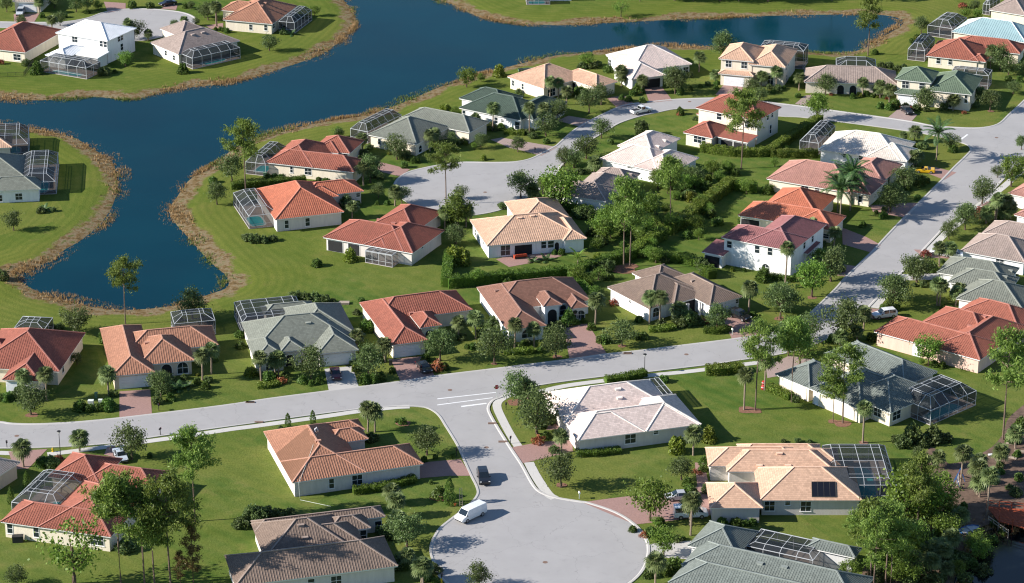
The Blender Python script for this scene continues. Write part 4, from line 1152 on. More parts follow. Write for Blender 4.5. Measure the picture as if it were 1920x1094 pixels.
H('H47', 'grey tiled house at the bottom with a screened courtyard', 'grey house with screened courtyard', 'slate', 'grey', ('a345,474', 'a547,519'),
  [['a345,474', 'a547,519', 'a850,374'], ['a300,612', {'W': 28, 'D': 9}], ['a205,740', {'W': 30, 'D': 9}], ['a1545,562', 'a1300,432', {'w': 8}]], vents=['a865,605', 'a1040,632'],
  cage=dict(pts=['a850,377', 'a1290,440', 'a1245,577'], z=2.7, h=2.6, top=.5, ins=1.0, bay=3))
H('H48', 'red tiled U-shaped house around a pool cage at the lower left', 'red U-shaped house', 'red', 'cream', ('T5,692', 'T722,792'),
  [['T5,692', 'T722,792', {'D': 8}], ['T335,400', 'T475,240', {'W': 9}], ['T722,792', 'T400,640', 'T545,425'], ['T1160,310', 'T545,425', {'D': 7}]], wins=[('T65,735', .9, 1.7), ('T237,760', .9, 1.7), ('T635,810', 2.2, 1.7)],
  cage=dict(pts=['T85,590', 'T390,640', 'T545,425'], z=2.0, h=2.9, top=1.4), pools=[(.45, .8, .15, .6)])
H('H49', 'pale tan roofed house cut by the lower left edge', 'tan house at lower left', 'tan', 'beige', ('T-60,427', 'T130,304'), [['T-60,427', 'T130,304', {'D': 10}]])

# the black panel lies on the front slope, the worker stands near the ridge
def on_roof(key, marks):
    hs = HOUSES[key]
    return hs, [hs.roof_hit(m) for m in marks]
hs, q = on_roof('H46', ['Y1058,572', 'Y1228,574', 'Y1222,468', 'Y1056,468'])
if all(q):
    m = MB(); hi = [(a, b, c + .09) for a, b, c in q]; lo = [(a, b, c - .02) for a, b, c in q]
    m.poly(hi)
    for i in range(4): m.poly([lo[i], lo[(i + 1) % 4], hi[(i + 1) % 4], hi[i]])
    o = m.build('solar_panel', glassy('solar_cell', (0.008, 0.008, 0.012), .3), hs.root)
    o['label'] = 'black solar panel on the front roof slope'
    f = MB()
    for i in range(4): f.bar(hi[i], hi[(i + 1) % 4], .1)
    for t in (.25, .5, .75):
        a = Vector(hi[0]).lerp(Vector(hi[1]), t); b_ = Vector(hi[3]).lerp(Vector(hi[2]), t); f.bar(a, b_, .05)
    f.build('panel_frame', M_BRONZE, o)
# ------------------------------------------------------------------ plants: mesh variants
def leafquads(C, size, aspect=0.55, up=0.0, rng=RNG):
    """rhombic leaves round the centres C"""
    n = len(C)
    d = rng.normal(size=(n, 3)); d /= np.linalg.norm(d, axis=1)[:, None]
    e = rng.normal(size=(n, 3)); e[:, 2] *= (1 - up)
    e -= (e * d).sum(1)[:, None] * d; e /= np.linalg.norm(e, axis=1)[:, None] + 1e-9
    s = size * rng.uniform(0.6, 1.3, n)[:, None]
    a, b = d * s * 0.5, e * s * 0.5 * aspect
    return np.stack([C - a, C - b * 1.0 + a * 0.1, C + a, C + b], 1)

def crown_clumps(nc, per, rc, shape, seed):
    rng = np.random.default_rng(seed)
    cs = []
    while len(cs) < nc:
        p = rng.uniform(-1, 1, 3)
        r = np.linalg.norm(p)
        if r > 1 or r < 0.45: continue
        cs.append(p)
    cs = np.array(cs) * np.array(shape)
    L = np.repeat(cs, per, 0) + rng.normal(0, 1, (nc * per, 3)) * rc * rng.uniform(0.6, 1.25, nc).repeat(per)[:, None] * np.array((1, 1, .75))
    return L, cs, rng

def oak_crown(seed, mat, name, per=46, nc=64, leaf=.062, lobes=True):
    L, cs, rng = crown_clumps(nc, per, 0.10, (0.46, 0.46, 0.36), seed)
    L[:, 2] += 0.62
    # uneven outline: push whole sectors in and out
    ang = np.arctan2(L[:, 1], L[:, 0]); k = 1 + 0.16 * np.sin(ang * 3 + seed) + 0.10 * np.sin(ang * 5 + seed * 2.1) + .08 * np.sin(L[:, 2] * 9 + seed)
    L[:, :2] *= k[:, None]
    L[:, 2] = np.maximum(L[:, 2], 0.16)
    return quads_object(name, leafquads(L, leaf, .6, rng=rng), mat, mesh_only=True)

def branch_trunk(seed, mat, name, top=.6, r=.035, nb=5):
    rng = random.Random(seed); m = MB()
    m.tube([(0, 0, -.03), (.01, 0, .12), (.0, .015, .3), (0.01, 0, top)], [r * 1.3, r, r * .8, r * .35], 7)
    for i in range(nb):
        a = rng.uniform(0, 6.28); h0 = rng.uniform(.22, .42); R_ = rng.uniform(.2, .36)
        m.tube([(0, 0, h0), (math.cos(a) * R_ * .5, math.sin(a) * R_ * .5, h0 + .14), (math.cos(a) * R_, math.sin(a) * R_, h0 + .32)], [r * .5, r * .35, r * .12], 5)
    return m.mesh(name, mat)

def pine_parts(seed, mat=L_PINE, bark=M_PINEBARK, low=.42, wid=.26, dens=62):
    rng = random.Random(seed); nr = np.random.default_rng(seed); m = MB()
    bend = [(0, 0), (rng.uniform(-.01, .01), rng.uniform(-.01, .01)), (rng.uniform(-.02, .02), rng.uniform(-.02, .02)), (rng.uniform(-.03, .03), rng.uniform(-.02, .02))]
    pts = [(bend[0][0], 0, -.02), (*bend[1], .35), (*bend[2], .7), (*bend[3], .97)]
    m.tube(pts, [.0125, .010, .0075, .003], 7)
    C, S = [], []
    n = rng.randint(15, 19)
    for i in range(n):
        t = low + (.95 - low) * (i + rng.random() * .6) / n
        a = i * 2.4 + rng.uniform(-.5, .5)
        f = (t - low) / (1 - low)
        R_ = wid * (0.55 + 0.75 * math.sin(math.pi * min(1, .18 + f * .8))) * rng.uniform(.55, 1.15) * (1.05 - .5 * f)
        if rng.random() < .12: R_ *= 1.35
        z1 = t + R_ * rng.uniform(.05, .35)
        bx = bend[2][0] * t
        e = (bx + math.cos(a) * R_, math.sin(a) * R_, z1)
        mid = (bx + math.cos(a) * R_ * .5, math.sin(a) * R_ * .5, t + (z1 - t) * .3)
        m.tube([(bx, 0, t), mid, e], [.0042, .003, .001], 4, cap=False)
        for q in (1.0, .72, .45):
            if q < .5 and rng.random() < .5: continue
            for w in range(2):
                C.append((bx + math.cos(a + rng.uniform(-.35, .35)) * R_ * q, math.sin(a + rng.uniform(-.35, .35)) * R_ * q, t + (z1 - t) * q + rng.uniform(-.01, .025))); S.append(rng.uniform(.024, .044))
    for _ in range(5):
        C.append((bend[3][0] + rng.uniform(-.04, .04), rng.uniform(-.04, .04), rng.uniform(.9, 1.0))); S.append(.035)
    C, S = np.array(C), np.array(S)
    L = np.repeat(C, dens, 0) + nr.normal(0, 1, (len(C) * dens, 3)) * S.repeat(dens)[:, None] * np.array((1, 1, .7))
    return m.mesh('trunk', bark), quads_object('crown', leafquads(L, .042, .30, rng=nr), mat, mesh_only=True)

def palm_trunk(seed, bulge=1.0):
    rng = random.Random(seed); m = MB()
    b = rng.uniform(-.03, .03)
    n = 9
    m.tube([(b * math.sin(i / n * 1.6) * 6, 0, -.02 + 1.02 * i / n) for i in range(n + 1)], [(.19 if i == 0 else .15 + .02 * (i % 2)) * bulge for i in range(n + 1)], 8)
    return m.mesh('trunk', M_PALMBARK), b * math.sin(1.6) * 6

def sabal_crown(seed):
    rng = random.Random(seed); Q = []
    nf = 36
    for i in range(nf):
        az = i * 2.399 + rng.uniform(-.2, .2)
        el = R(75) - (i / nf) * R(125) + rng.uniform(-.12, .12)
        d = Vector((math.cos(az) * math.cos(el), math.sin(az) * math.cos(el), math.sin(el)))
        pl = rng.uniform(.55, .8)
        c = d * pl
        side = d.cross(Vector((0, 0, 1))).normalized()
        nrm = side.cross(d)
        Q.append([tuple(Vector((0, 0, 0)) + side * .03), tuple(side * -.03), tuple(c - side * .03), tuple(c + side * .03)])
        nb = 11; fl = rng.uniform(.75, 1.0)
        for k in range(nb):
            a = R(-115 + 230 * k / (nb - 1))
            t = (d * math.cos(a) + side * math.sin(a))
            ln = fl * (1 - .25 * abs(a) / 2)
            mid = c + t * ln * .6 + nrm * .04
            tip = c + t * ln + Vector((0, 0, -.28 * ln - .05)) 
            w = (d * -math.sin(a) + side * math.cos(a)) * .10
            Q.append([tuple(c), tuple(mid - w), tuple(tip), tuple(mid + w)])
    return quads_object('crown', np.array(Q), L_PALM, mesh_only=True)

def feather_crown(seed, mat, nf=18, ln=2.6, droop=.9, leaf=.42, wl=.06):
    rng = random.Random(seed); Q = []
    for i in range(nf):
        az = i * 2.399 + rng.uniform(-.2, .2)
        el0 = R(78) - (i / nf) * R(85) + rng.uniform(-.1, .1)
        l_ = ln * rng.uniform(.85, 1.1)
        n = 12; p = Vector((0, 0, 0)); pts = [p.copy()]
        for k in range(n):
            el = el0 - droop * (k / n) ** 1.2 * 1.5
            p = p + Vector((math.cos(az) * math.cos(el), math.sin(az) * math.cos(el), math.sin(el))) * l_ / n
            pts.append(p.copy())
        side = Vector((-math.sin(az), math.cos(az), 0))
        for k in range(1, n + 1):
            a, b = pts[k - 1], pts[k]; d = (b - a).normalized()
            Q.append([tuple(a - side * .03), tuple(a + side * .03), tuple(b + side * .02), tuple(b - side * .02)])
            lw = leaf * math.sin(math.pi * min(1, .12 + .88 * k / n)) ** .5
            for sgn in (-1, 1):
                for o in (.25, .75):
                    q = a.lerp(b, o); tip = q + side * sgn * lw + d * lw * .45 + Vector((0, 0, -.35 * lw))
                    m_ = q.lerp(tip, .5); w = d * wl
                    Q.append([tuple(q), tuple(m_ - w), tuple(tip), tuple(m_ + w)])
    return quads_object('crown', np.array(Q), mat, mesh_only=True)

def shrub_mesh(seed, mat, n=900, leaf=.16, ragged=.10):
    rng = np.random.default_rng(seed)
    d = rng.normal(size=(n, 3)); d /= np.linalg.norm(d, axis=1)[:, None]; d[:, 2] = np.abs(d[:, 2])
    r = rng.uniform(.55, 1, n) ** .5
    k = 1 + ragged * np.sin(np.arctan2(d[:, 1], d[:, 0]) * 4 + seed) + ragged * np.sin(d[:, 2] * 7 + seed)
    C = d * (r * k)[:, None] * np.array((.5, .5, .92))
    return quads_object('shrub', leafquads(C, leaf, .6, rng=rng), mat, mesh_only=True)

def column_mesh(seed, mat, n=1500, leaf=.10):
    rng = np.random.default_rng(seed)
    z = rng.uniform(.03, 1, n); a = rng.uniform(0, 2 * np.pi, n)
    r = .5 * (1 - z ** 2.2) ** .6 * rng.uniform(.5, 1, n) ** .5 * (1 + .15 * np.sin(z * 17 + a * 2))
    C = np.stack([np.cos(a) * r, np.sin(a) * r, z], 1)
    return quads_object('shrub', leafquads(C, leaf, .5, rng=rng), mat, mesh_only=True)

V = {}
V['O'] = [(branch_trunk(i, M_BARK, 'trunk'), oak_crown(i + 1, L_OAK, 'crown')) for i in range(5)]
V['T'] = [(branch_trunk(i + 20, M_BARK, 'trunk'), oak_crown(i + 31, L_TREE, 'crown', nc=56, per=44, leaf=.066)) for i in range(4)]
V['L'] = [(branch_trunk(i + 40, M_BARK, 'trunk', nb=8), oak_crown(i + 51, L_TREE, 'crown', nc=34, per=36, leaf=.06)) for i in range(2)]
V['N'] = [pine_parts(i + 3, low=.46 + .05 * (i % 4), wid=.24 + .03 * (i % 3)) for i in range(6)]
V['B'] = [pine_parts(i + 90, L_CYP, M_BARK, low=.2, wid=.16, dens=34) for i in range(2)]
V['P'] = [(palm_trunk(i), sabal_crown(i + 5)) for i in range(5)]
V['Q'] = [(palm_trunk(i + 8, .9), feather_crown(i, L_QUEEN)) for i in range(3)]
V['S'] = [shrub_mesh(i, L_SHRUB) for i in range(5)]
V['D'] = [shrub_mesh(i + 10, L_OAK, 1000, .15, .16) for i in range(3)]
V['Y'] = [shrub_mesh(i + 20, L_YEL) for i in range(3)]
V['C'] = [shrub_mesh(i + 30, L_RED, 500, .16, .2) for i in range(2)]
V['K'] = [column_mesh(i + 40, L_SHRUB) for i in range(2)]
V['F'] = [feather_crown(i + 60, L_QUEEN, 12, 1.0, .8, .22, .035) for i in range(2)]

PLANTS = '''
A P 945 300 140|A O 985 290 150|A P 1085 300 215|A P 380 240 110|A O 440 190 90|A O 160 200 110|A P 1350 195 120|A O 1280 215 150|A O 1440 190 130|A P 1590 195 20|A O 1500 130 30|A P 290 100 -20
A O 560 90 -30|A O 640 80 -40|A O 50 90 -10|A T 920 490 380|A D 190 480 430|A S 270 540 450|A D 760 550 480|A S 1340 535 465|A S 1360 60 20|A S 970 60 0|A S 1100 60 10|A T 720 75 5|A O 400 60 -30|A S 840 535 505|A S 640 100 70
A S 310 130 90|A S 470 130 95|A O 1400 70 10|A S 1640 230 195|A S 1580 225 195|A C 10 470 430
B O 490 375 260|B F 650 255 185|B S 180 240 205|B T 820 120 45|B D 590 250 205|B T 990 1010 930|B S 130 225 195|B P 100 195 10|B O 40 150 20
C T 215 640 500|C T 320 600 540|C Y 455 560 475|C L 1345 125 0|C P 405 960 750|C P 675 990 750|C P 720 920 750|C P 790 720 560|C P 885 720 570|C P 945 770 630|C O 1110 830 650|C O 1200 770 620|C O 850 880 730|C O 795 1000 830
C T 1100 490 390|C S 1080 690 630|C S 1250 530 470|C P 1350 630 515|C P 1450 620 480|C O 1740 690 500|C S 1470 680 600|C S 1400 740 700|C S 1780 840 790|C D 1500 990 870|C S 540 970 930|C S 620 980 940|C D 700 1010 960|C Y 60 840 760|C T 130 850 780
C D 1060 500 450|C D 1140 500 450|C D 1180 480 440|C S 1350 730 690|C S 1500 750 710|C S 1780 690 640|C S 1430 700 660|C S 800 1050 1010|C D 390 950 890|C S 480 940 900
D O 630 600 340|D P 385 740 530|D P 555 850 720|D P 1040 870 730|D P 1180 910 680|D P 1410 930 745|D O 930 960 810|D O 1010 1040 900|D O 110 900 700|D S 560 910 860|D S 400 900 860|D S 300 930 880|D O 1680 930 760|D S 1400 1000 950|D S 620 870 820|D S 1330 850 790|D S 1150 960 910|D D 480 880 830|D D 200 930 890
E N 350 545 -30|E O 870 330 170|E S 830 390 330|E P 1545 670 440|E O 1640 690 450|E O 1720 740 560|E O 1890 720 600|E D 480 660 600|E D 560 660 600|E D 640 690 630|E D 700 660 620|E P 300 950 760|E P 470 960 780|E P 560 1000 820|E O 900 1090 860|E P 1180 1080 920|E P 1400 980 850|E O 1540 1090 890|E O 1770 920 800
E S 1720 790 730|E C 590 1060 1010|E S 640 1010 960|E S 1310 720 680|E P 1625 390 310|E T 1420 190 90|E T 1300 180 80|E O 1390 110 0|E S 420 530 480|E S 330 940 880|E S 400 950 900|E S 520 960 910|E S 200 960 910|E D 1100 1060 1000|E D 1340 1040 990|E S 1830 800 740|E C 1275 80 15|E S 780 420 370|E Y 820 400 350
F O 100 830 690|F F 330 680 610|F D 300 700 650|F D 390 690 655|F O 1590 640 480|F O 1700 480 280|F N 1800 545 25|F T 1810 290 190|F D 50 300 260|F S 1560 480 430
G S 400 460 410|G S 450 455 412|G S 500 460 415|G P 1095 250 115|G O 920 160 85|G O 1345 310 130|G P 1540 240 90|G P 1620 220 80|G O 1740 220 110|G S 1400 370 320|G S 1480 330 280|G P 1100 500 330|G O 1150 480 280|G O 1210 590 490|G P 1330 650 500|G O 1380 630 510|G P 1015 740 610|G D 960 630 560|G S 1200 640 610|G S 1270 640 610
G D 300 915 850|G D 250 900 845|G D 370 915 860|G D 440 905 860|G Y 1005 1050 960|G N 1705 640 190|G P 1790 800 570|G P 1850 780 640|G T 1720 790 650|G O 1810 600 500|G O 1780 930 800|G Y 1760 1080 940|G Y 1830 1080 950|G S 760 1090 1035|G D 1230 450 400|G D 1180 440 400|G S 770 465 435|G S 840 465 440|G D 1080 280 230|G D 1640 215 150|G S 1730 790 720|G D 1430 310 260|G S 1060 650 610
H O 590 490 380|H Y 340 548 510|H O 320 460 360|H O 930 595 460|H O 1000 605 470|H O 1090 540 380|H O 1200 390 250|H P 1150 640 520|H D 960 655 610|H D 1040 650 600|H D 1090 640 600|H O 610 825 640|H P 700 830 720|H P 770 845 670|H T 905 925 605|H D 480 905 860|H S 850 870 830|H P 1180 890 790|H N 1700 1090 530|H N 1415 1080 700|H T 1530 1000 790|H S 1270 430 390|H D 130 440 380|H D 190 430 380|H S 60 430 390|H T 270 470 420|H S 1150 560 520|H D 930 930 880|H D 1060 955 900
I T 1520 335 80|I N 780 815 70|I S 560 605 570|I T 480 870 740|I T 640 860 740|I T 250 970 800|I O 130 1010 850|I T 330 1010 870|I T 830 1060 930|I L 1110 800 700|I S 1040 1060 970|I S 720 880 800|I T 560 960 840|I S 420 1000 930|I S 180 250 205|I C 170 295 260|I D 330 340 300|I T 1220 640 600|I Y 460 930 870|I T 60 1060 930|I S 540 1060 990
J P 985 450 320|J Q 1160 595 290|J P 900 450 370|J O 1270 510 380|J S 1290 525 460|J P 910 645 520|J P 960 625 510|J O 910 820 650|J O 790 1005 780|J S 1030 790 700|J Q 480 990 590|J Q 400 1075 730|J Q 430 900 640|J Q 500 940 680|J Q 380 1000 700|J S 740 1045 990|J O 1830 510 400|J T 1750 800 560|J O 1640 730 640|J O 1520 940 730|J O 1400 1090 940|J P 1630 1080 850|J P 1700 1060 860|J P 1550 1090 960|J C 1500 1000 950|J O 1850 650 560|J S 790 190 130|J S 840 180 110|J D 960 500 450|J D 1050 500 440|J S 940 830 790|J S 1010 900 860|J S 1080 770 720|J T 1790 720 650|J S 880 830 780|J S 720 180 130
K P 770 850 510|K P 1175 560 380|K P 465 1090 840|K O 735 1094 870|K T 990 970 670|K O 1150 840 560|K T 950 690 570|K S 580 825 740|K S 870 890 860|K T 470 345 260|K S 200 365 295|K T 130 280 190|K O 1650 255 30|K S 1420 370 330|K O 1840 825 640|K O 1680 1005 790|K S 1640 1070 1030|K S 930 870 830|K D 100 770 660|K D 60 720 630|K T 60 240 120|K T 30 420 290|K D 1220 750 680|K D 1060 760 700|K S 1530 270 240|K D 1600 250 210|K S 400 350 300|K T 640 90 20
L O 1240 255 30|L O 1090 345 180|L P 1000 595 370|L P 1100 505 370|L C 870 505 430|L O 790 745 500|L S 930 640 540|L D 850 785 720|L O 570 995 690|L S 530 1005 930|L P 980 960 700|L P 1000 965 720|L P 1150 965 780|L S 1090 1020 960|L O 150 1100 930|L P 295 1100 960|L P 1440 190 80|L P 1520 160 -40|L P 1610 170 30|L P 1660 150 -10|L C 1380 140 60|L S 600 1000 940|L S 480 990 940|L S 1040 990 930|L D 770 780 740|L D 1020 560 520|L S 280 230 180|L S 1560 150 60
M T 170 385 110|M P 240 385 200|M P 60 395 210|M O 150 525 380|M Y 120 660 545|M Y 200 665 560|M P 800 145 40|M N 1560 745 -20|M N 1610 715 60|M S 1040 615 560|M F 800 675 600|M F 910 665 570|M T 340 865 740|M S 590 865 800|M T 1400 510 330|M D 540 215 170|M S 980 610 570|M T 1450 430 200|M T 1330 580 480|M Y 1340 660 600|M F 1250 790 680|M T 1180 870 720|M L 1350 830 720|M S 1440 680 600|M D 960 200 150|M S 700 800 750|M S 760 810 760|M T 1640 300 120|M T 1720 480 300|M D 1250 860 780|M T 1700 620 540|M T 1790 580 480
N N 1050 572 20|N O 1610 525 290|N O 640 645 440|N D 500 615 550|N S 900 725 590|N D 1500 540 500|N D 20 200 110|N S 1690 530 490|N D 440 610 560
O P 235 700 500|O P 390 765 490|O O 260 885 650|O D 200 695 620|O P 910 720 480|O O 1350 735 520|O F 1490 670 550|O F 1570 650 560|O P 1695 595 330|O P 1770 545 280|O O 600 465 370|O S 60 765 700|O S 670 845 760|O S 750 855 790|O S 830 845 780|O S 910 835 740|O D 950 725 670|O D 1320 785 720|O S 1430 760 700|O S 1650 625 570|O D 1400 690 620|O S 20 760 700|O S 110 755 700|O D 1740 610 560|O S 330 740 690|O S 1720 660 600
T P 155 335 160|T P 520 232 95|T O 860 285 60|T D 330 325 250|T S 280 325 265|T C 385 290 250|T N 790 1100 390|T N 945 1100 480|T N 1115 1095 400|T N 1010 1100 560|T N 1275 690 85|T B 1265 1100 690|T L 485 1100 690|T O 110 1110 985|T D 1640 700 585|T D 1700 700 595|T D 1580 730 650|T K 180 480 360|T K 75 575 460|T B 1180 1100 880|T S 980 270 240|T D 820 880 800
P P 400 865 620|P P 545 835 620|P O 820 860 590|P S 470 860 780|P C 575 885 830|P S 750 885 820|P S 820 905 860|P S 890 885 820|P P 1205 625 440|P O 1300 840 570|P Y 1190 785 730|P P 1440 715 510|P Y 1400 700 620|P D 700 200 110|P D 770 205 115|P D 850 205 118|P D 930 215 140|P D 1000 215 170|P S 1240 205 165|P D 1200 310 260|P S 1290 450 340|P Y 320 825 750|P S 1270 880 800|P S 1340 880 810|P S 1400 860 790|P S 1500 800 750|P S 220 500 440|P S 230 590 530|P D 1180 740 690|P S 1780 700 640
Q P 355 695 500|Q P 500 695 460|Q O 200 880 620|Q O 655 905 600|Q P 825 775 520|Q P 990 765 560|Q O 1170 850 590|Q S 480 780 725|Q S 430 775 735|Q S 1040 805 760|Q P 1500 575 310|Q S 1280 575 440|Q S 1400 560 520|Q S 1470 615 560|Q S 1540 725 660|Q S 1600 725 660|Q C 180 955 860|Q D 760 745 700|Q D 640 610 500|Q D 560 680 600|Q S 900 760 700|Q S 1350 570 530|Q D 380 700 640|Q T 1330 420 310|Q S 240 950 890|Q D 1100 770 690
R P 435 665 380|R P 520 675 380|R O 205 845 640|R S 60 815 740|R S 340 785 720|R S 390 780 720|R D 770 670 530|R D 700 670 560|R C 910 650 595|R O 1000 705 500|R P 1265 565 300|R O 1530 615 340|R S 1390 295 190|R S 350 640 590|R S 290 780 730|R D 830 660 580|R S 1300 590 550|R C 140 500 440
_ N 1416 770 603|_ N 1484 754 598|_ N 1580 794 645|_ N 1562 792 705|_ P 1395 769 690|_ O 1478 668 600|_ L 1500 690 620|_ O 1512 640 590
S P 740 1015 720|S N 1725 990 230|S T 1200 475 260|S S 1240 475 430|S S 1300 485 440|S O 610 290 15|S P 745 225 60|S P 580 330 220|S P 700 290 190|S S 800 295 240|S D 270 725 680|S D 1090 1010 850|S D 1230 1010 880|S D 980 1015 960|S P 50 645 395|S S 860 310 270|S D 1800 1010 940|S S 1780 1000 940|S T 1150 470 420|S S 1850 920 830|S D 1040 1010 940|S D 1320 1005 940|S S 520 300 250
U K 525 232 130|U K 700 212 110|U P 1085 265 50|U P 1135 265 70|U O 1500 425 230|U S 1330 205 160|U S 1290 195 165|U D 1110 325 260|U S 1400 615 570|U P 1260 770 630|U P 1290 860 690|U O 1360 1070 860|U S 1590 725 640|U K 1660 770 585|U S 1530 625 600|U D 280 865 770|U D 360 865 780|U D 450 865 790|U D 540 845 790|U D 200 925 880|U D 160 930 885|U S 1480 470 430|U S 1560 450 415|U S 1680 440 405|U D 470 240 215|U D 1240 1000 900|U P 1300 960 820
W O 545 272 75|W P 610 245 120|W O 670 480 190|W P 835 605 450|W C 680 545 480|W O 830 840 610|W S 730 505 460|W D 830 395 340|W Y 1610 605 490|W P 1720 625 430|W Y 1825 525 430|W O 1640 790 640|W T 1430 1065 790|W P 1700 1094 890|W S 1680 830 770|W C 1730 740 710|W S 1500 1094 1040|W S 700 440 390|W D 590 235 200|W S 1520 130 80
Y S 200 570 480|Y P 205 840 540|Y S 380 385 340|Y S 640 765 720|Y S 520 745 715|Y S 580 750 725|Y D 860 185 160|Y D 960 185 150|Y D 1040 190 160|Y S 300 340 280|Y D 320 540 480|Y S 420 740 715|Y C 270 410 385
_ N 1718 1002 858|_ N 1660 1096 950|_ T 1700 990 880|_ T 1735 985 905|_ N 1668 1112 985|_ T 1700 1060 980|_ N 1610 1120 960|_ T 1760 960 890
Z P 975 475 190|Z P 1090 515 290|Z P 1150 655 340|Z P 800 965 810|Z P 910 905 750|Z P 860 1000 830|Z T 760 730 560|Z P 830 340 230|Z D 860 700 600|Z S 1310 170 110|Z O 700 280 210|Z D 1340 520 460|Z S 960 700 650|Z T 1100 950 820|Z T 640 1094 900|Z D 1330 960 900|Z B 840 640 540|Z S 1200 720 670|Z T 560 1094 950|Z D 600 200 110|Z D 740 190 120|Z D 1010 1094 1010|Z S 1250 790 730|Z T 960 1060 950
a P 110 750 530|a T 170 550 350|a S 250 660 560|a P 320 760 680|a S 190 680 600|a S 60 700 640|a D 270 440 390|a S 80 400 330|a T 120 340 270|a S 310 430 400
X O 450 1010 840|X P 40 970 800|X D 120 900 825|X S 90 950 900|X S 1560 600 560|X S 1700 620 570|X C 1640 640 600|X D 1230 0 -20
V P 1400 770 650|V P 1510 895 720|V S 1380 800 750|V D 1250 560 470|V D 1290 780 690|V S 1600 899 860
'''
PLANTS += '''
b T 660 200 20|b T 300 420 190|b T 90 330 130|b T 870 170 30|b S 600 400 280|b Y 380 520 400|b S 640 740 630|b S 730 830 730|b T 430 900 720|b T 480 1030 880|b T 180 520 400|b L 1450 90 0|b S 1330 420 330|b T 60 700 560|b D 180 850 740|b S 330 1000 900
c T 560 420 150|c T 640 400 200|c D 280 170 30|c D 350 170 40|c D 420 180 60|c T 1120 300 150|c T 1330 330 120|c T 1150 690 520|c T 1080 650 500|c D 960 520 430|c D 1250 680 580|c D 600 780 640|c D 500 760 640|c D 430 800 700|c T 380 960 820|c T 450 1060 950|c D 540 880 800|c S 640 880 810|c T 900 420 300|c S 780 500 430|c D 1000 620 540
Z N 300 900 630|Z N 490 980 560|Z N 390 1094 560|Z T 560 820 640|Z T 660 880 700|Z D 760 860 760|Z P 740 1000 840|Z P 700 940 800|Z P 780 1060 900|Z P 840 940 800|Z T 640 700 520|Z T 480 980 800|Z T 420 1040 900|Z T 560 960 820|Z D 900 1000 900|Z D 980 960 880|Z S 1050 1000 930|Z T 1080 900 760|Z D 1120 1060 960|Z S 1180 840 770|Z D 720 1080 980|Z D 820 1094 1010|Z S 880 800 740|Z S 900 640 590|Z S 1000 600 560|Z D 1300 480 440|Z S 1360 420 370|Z S 1200 440 400|Z T 250 1094 950|Z D 640 1094 1020
_ N 1385 3 -100|_ N 1300 2 -110|_ N 1200 3 -90|_ O 1265 1 -60|_ O 1350 2 -70|_ O 1440 3 -60|_ N 1560 2 -100
'''
HEDGES = '''
G 1.4 1.6 d G130,525 G400,500 G680,478
I 1.9 1.8 l I385,645 I700,690 I1050,690
I 1.9 1.8 l I1055,690 I1230,560 I1400,450 I1550,355
I 1.8 1.6 l I1065,700 I1300,705 I1530,705
b 2.4 2.3 l b905,345 b620,560 b330,800 b80,960
b 2.1 2.3 l b945,372 b1080,392 b1230,402
M 2.3 1.8 d M90,890 M500,850 M800,830 M1080,800
M 2.3 1.8 d M75,890 M90,740 M105,660
M 1.9 1.6 d M910,215 M1100,255 M1300,290
M 2.2 1.9 d M1120,800 M1300,745 M1480,690 M1640,640
M 2.4 2.0 l M1640,640 M1780,540 M1900,470
M 2.0 2.2 d M1130,830 M1200,930 M1290,1010
K 1.0 1.2 d K640,815 K760,830 K860,840
P 0.7 1.6 l P370,925 P460,920 P550,893
Q 0.8 1.8 l Q740,815 Q860,818 Q985,805
R 0.8 1.8 l R430,720 R540,715 R650,695
R 1.0 1.6 d R890,728 R1000,735 R1110,712
R 1.5 2.4 l R905,1075 R1060,1070 R1215,1048
S 1.2 1.6 l S75,640 S150,670 S235,710
U 1.1 1.5 d U980,695 U1200,665 U1420,610
W 0.9 1.5 d W930,628 W1080,622 W1235,602
W 1.2 1.8 d W1130,138 W1280,115 W1400,85
C 0.9 1.6 l C490,980 C560,985 C640,990
R 1.8 2.0 d R430,130 R700,140 R880,190
R 2.0 2.2 d R880,230 R930,260 R960,285
'''

NAMES = {'O': ('shade_tree', 'dark shade tree', 'tree'), 'T': ('leafy_tree', 'bright leafy tree', 'tree'), 'L': ('open_tree', 'open-branched tree', 'tree'), 'N': ('pine_tree', 'slash pine', 'pine'),
         'B': ('rusty_conifer', 'rusty conifer', 'tree'), 'P': ('fan_palm', 'fan palm', 'palm'), 'Q': ('feather_palm', 'feather palm', 'palm'), 'S': ('shrub', 'green shrub', 'shrub'), 'D': ('bush', 'dark bush', 'shrub'),
         'Y': ('lime_shrub', 'yellow-green shrub', 'shrub'), 'C': ('croton', 'red-leaved bush', 'shrub'), 'K': ('columnar_shrub', 'columnar shrub', 'shrub'), 'F': ('cycad', 'spiky cycad', 'cycad')}
plants = []
for line in PLANTS.strip().split('\n'):
    for it in line.split('|'):
        a = it.split()
        if len(a) < 5: continue
        plants.append((a[1], pk('%s%s,%s' % (a[0], a[2], a[3])), pk('%s%s,%s' % (a[0], a[2], a[4]))[1]))

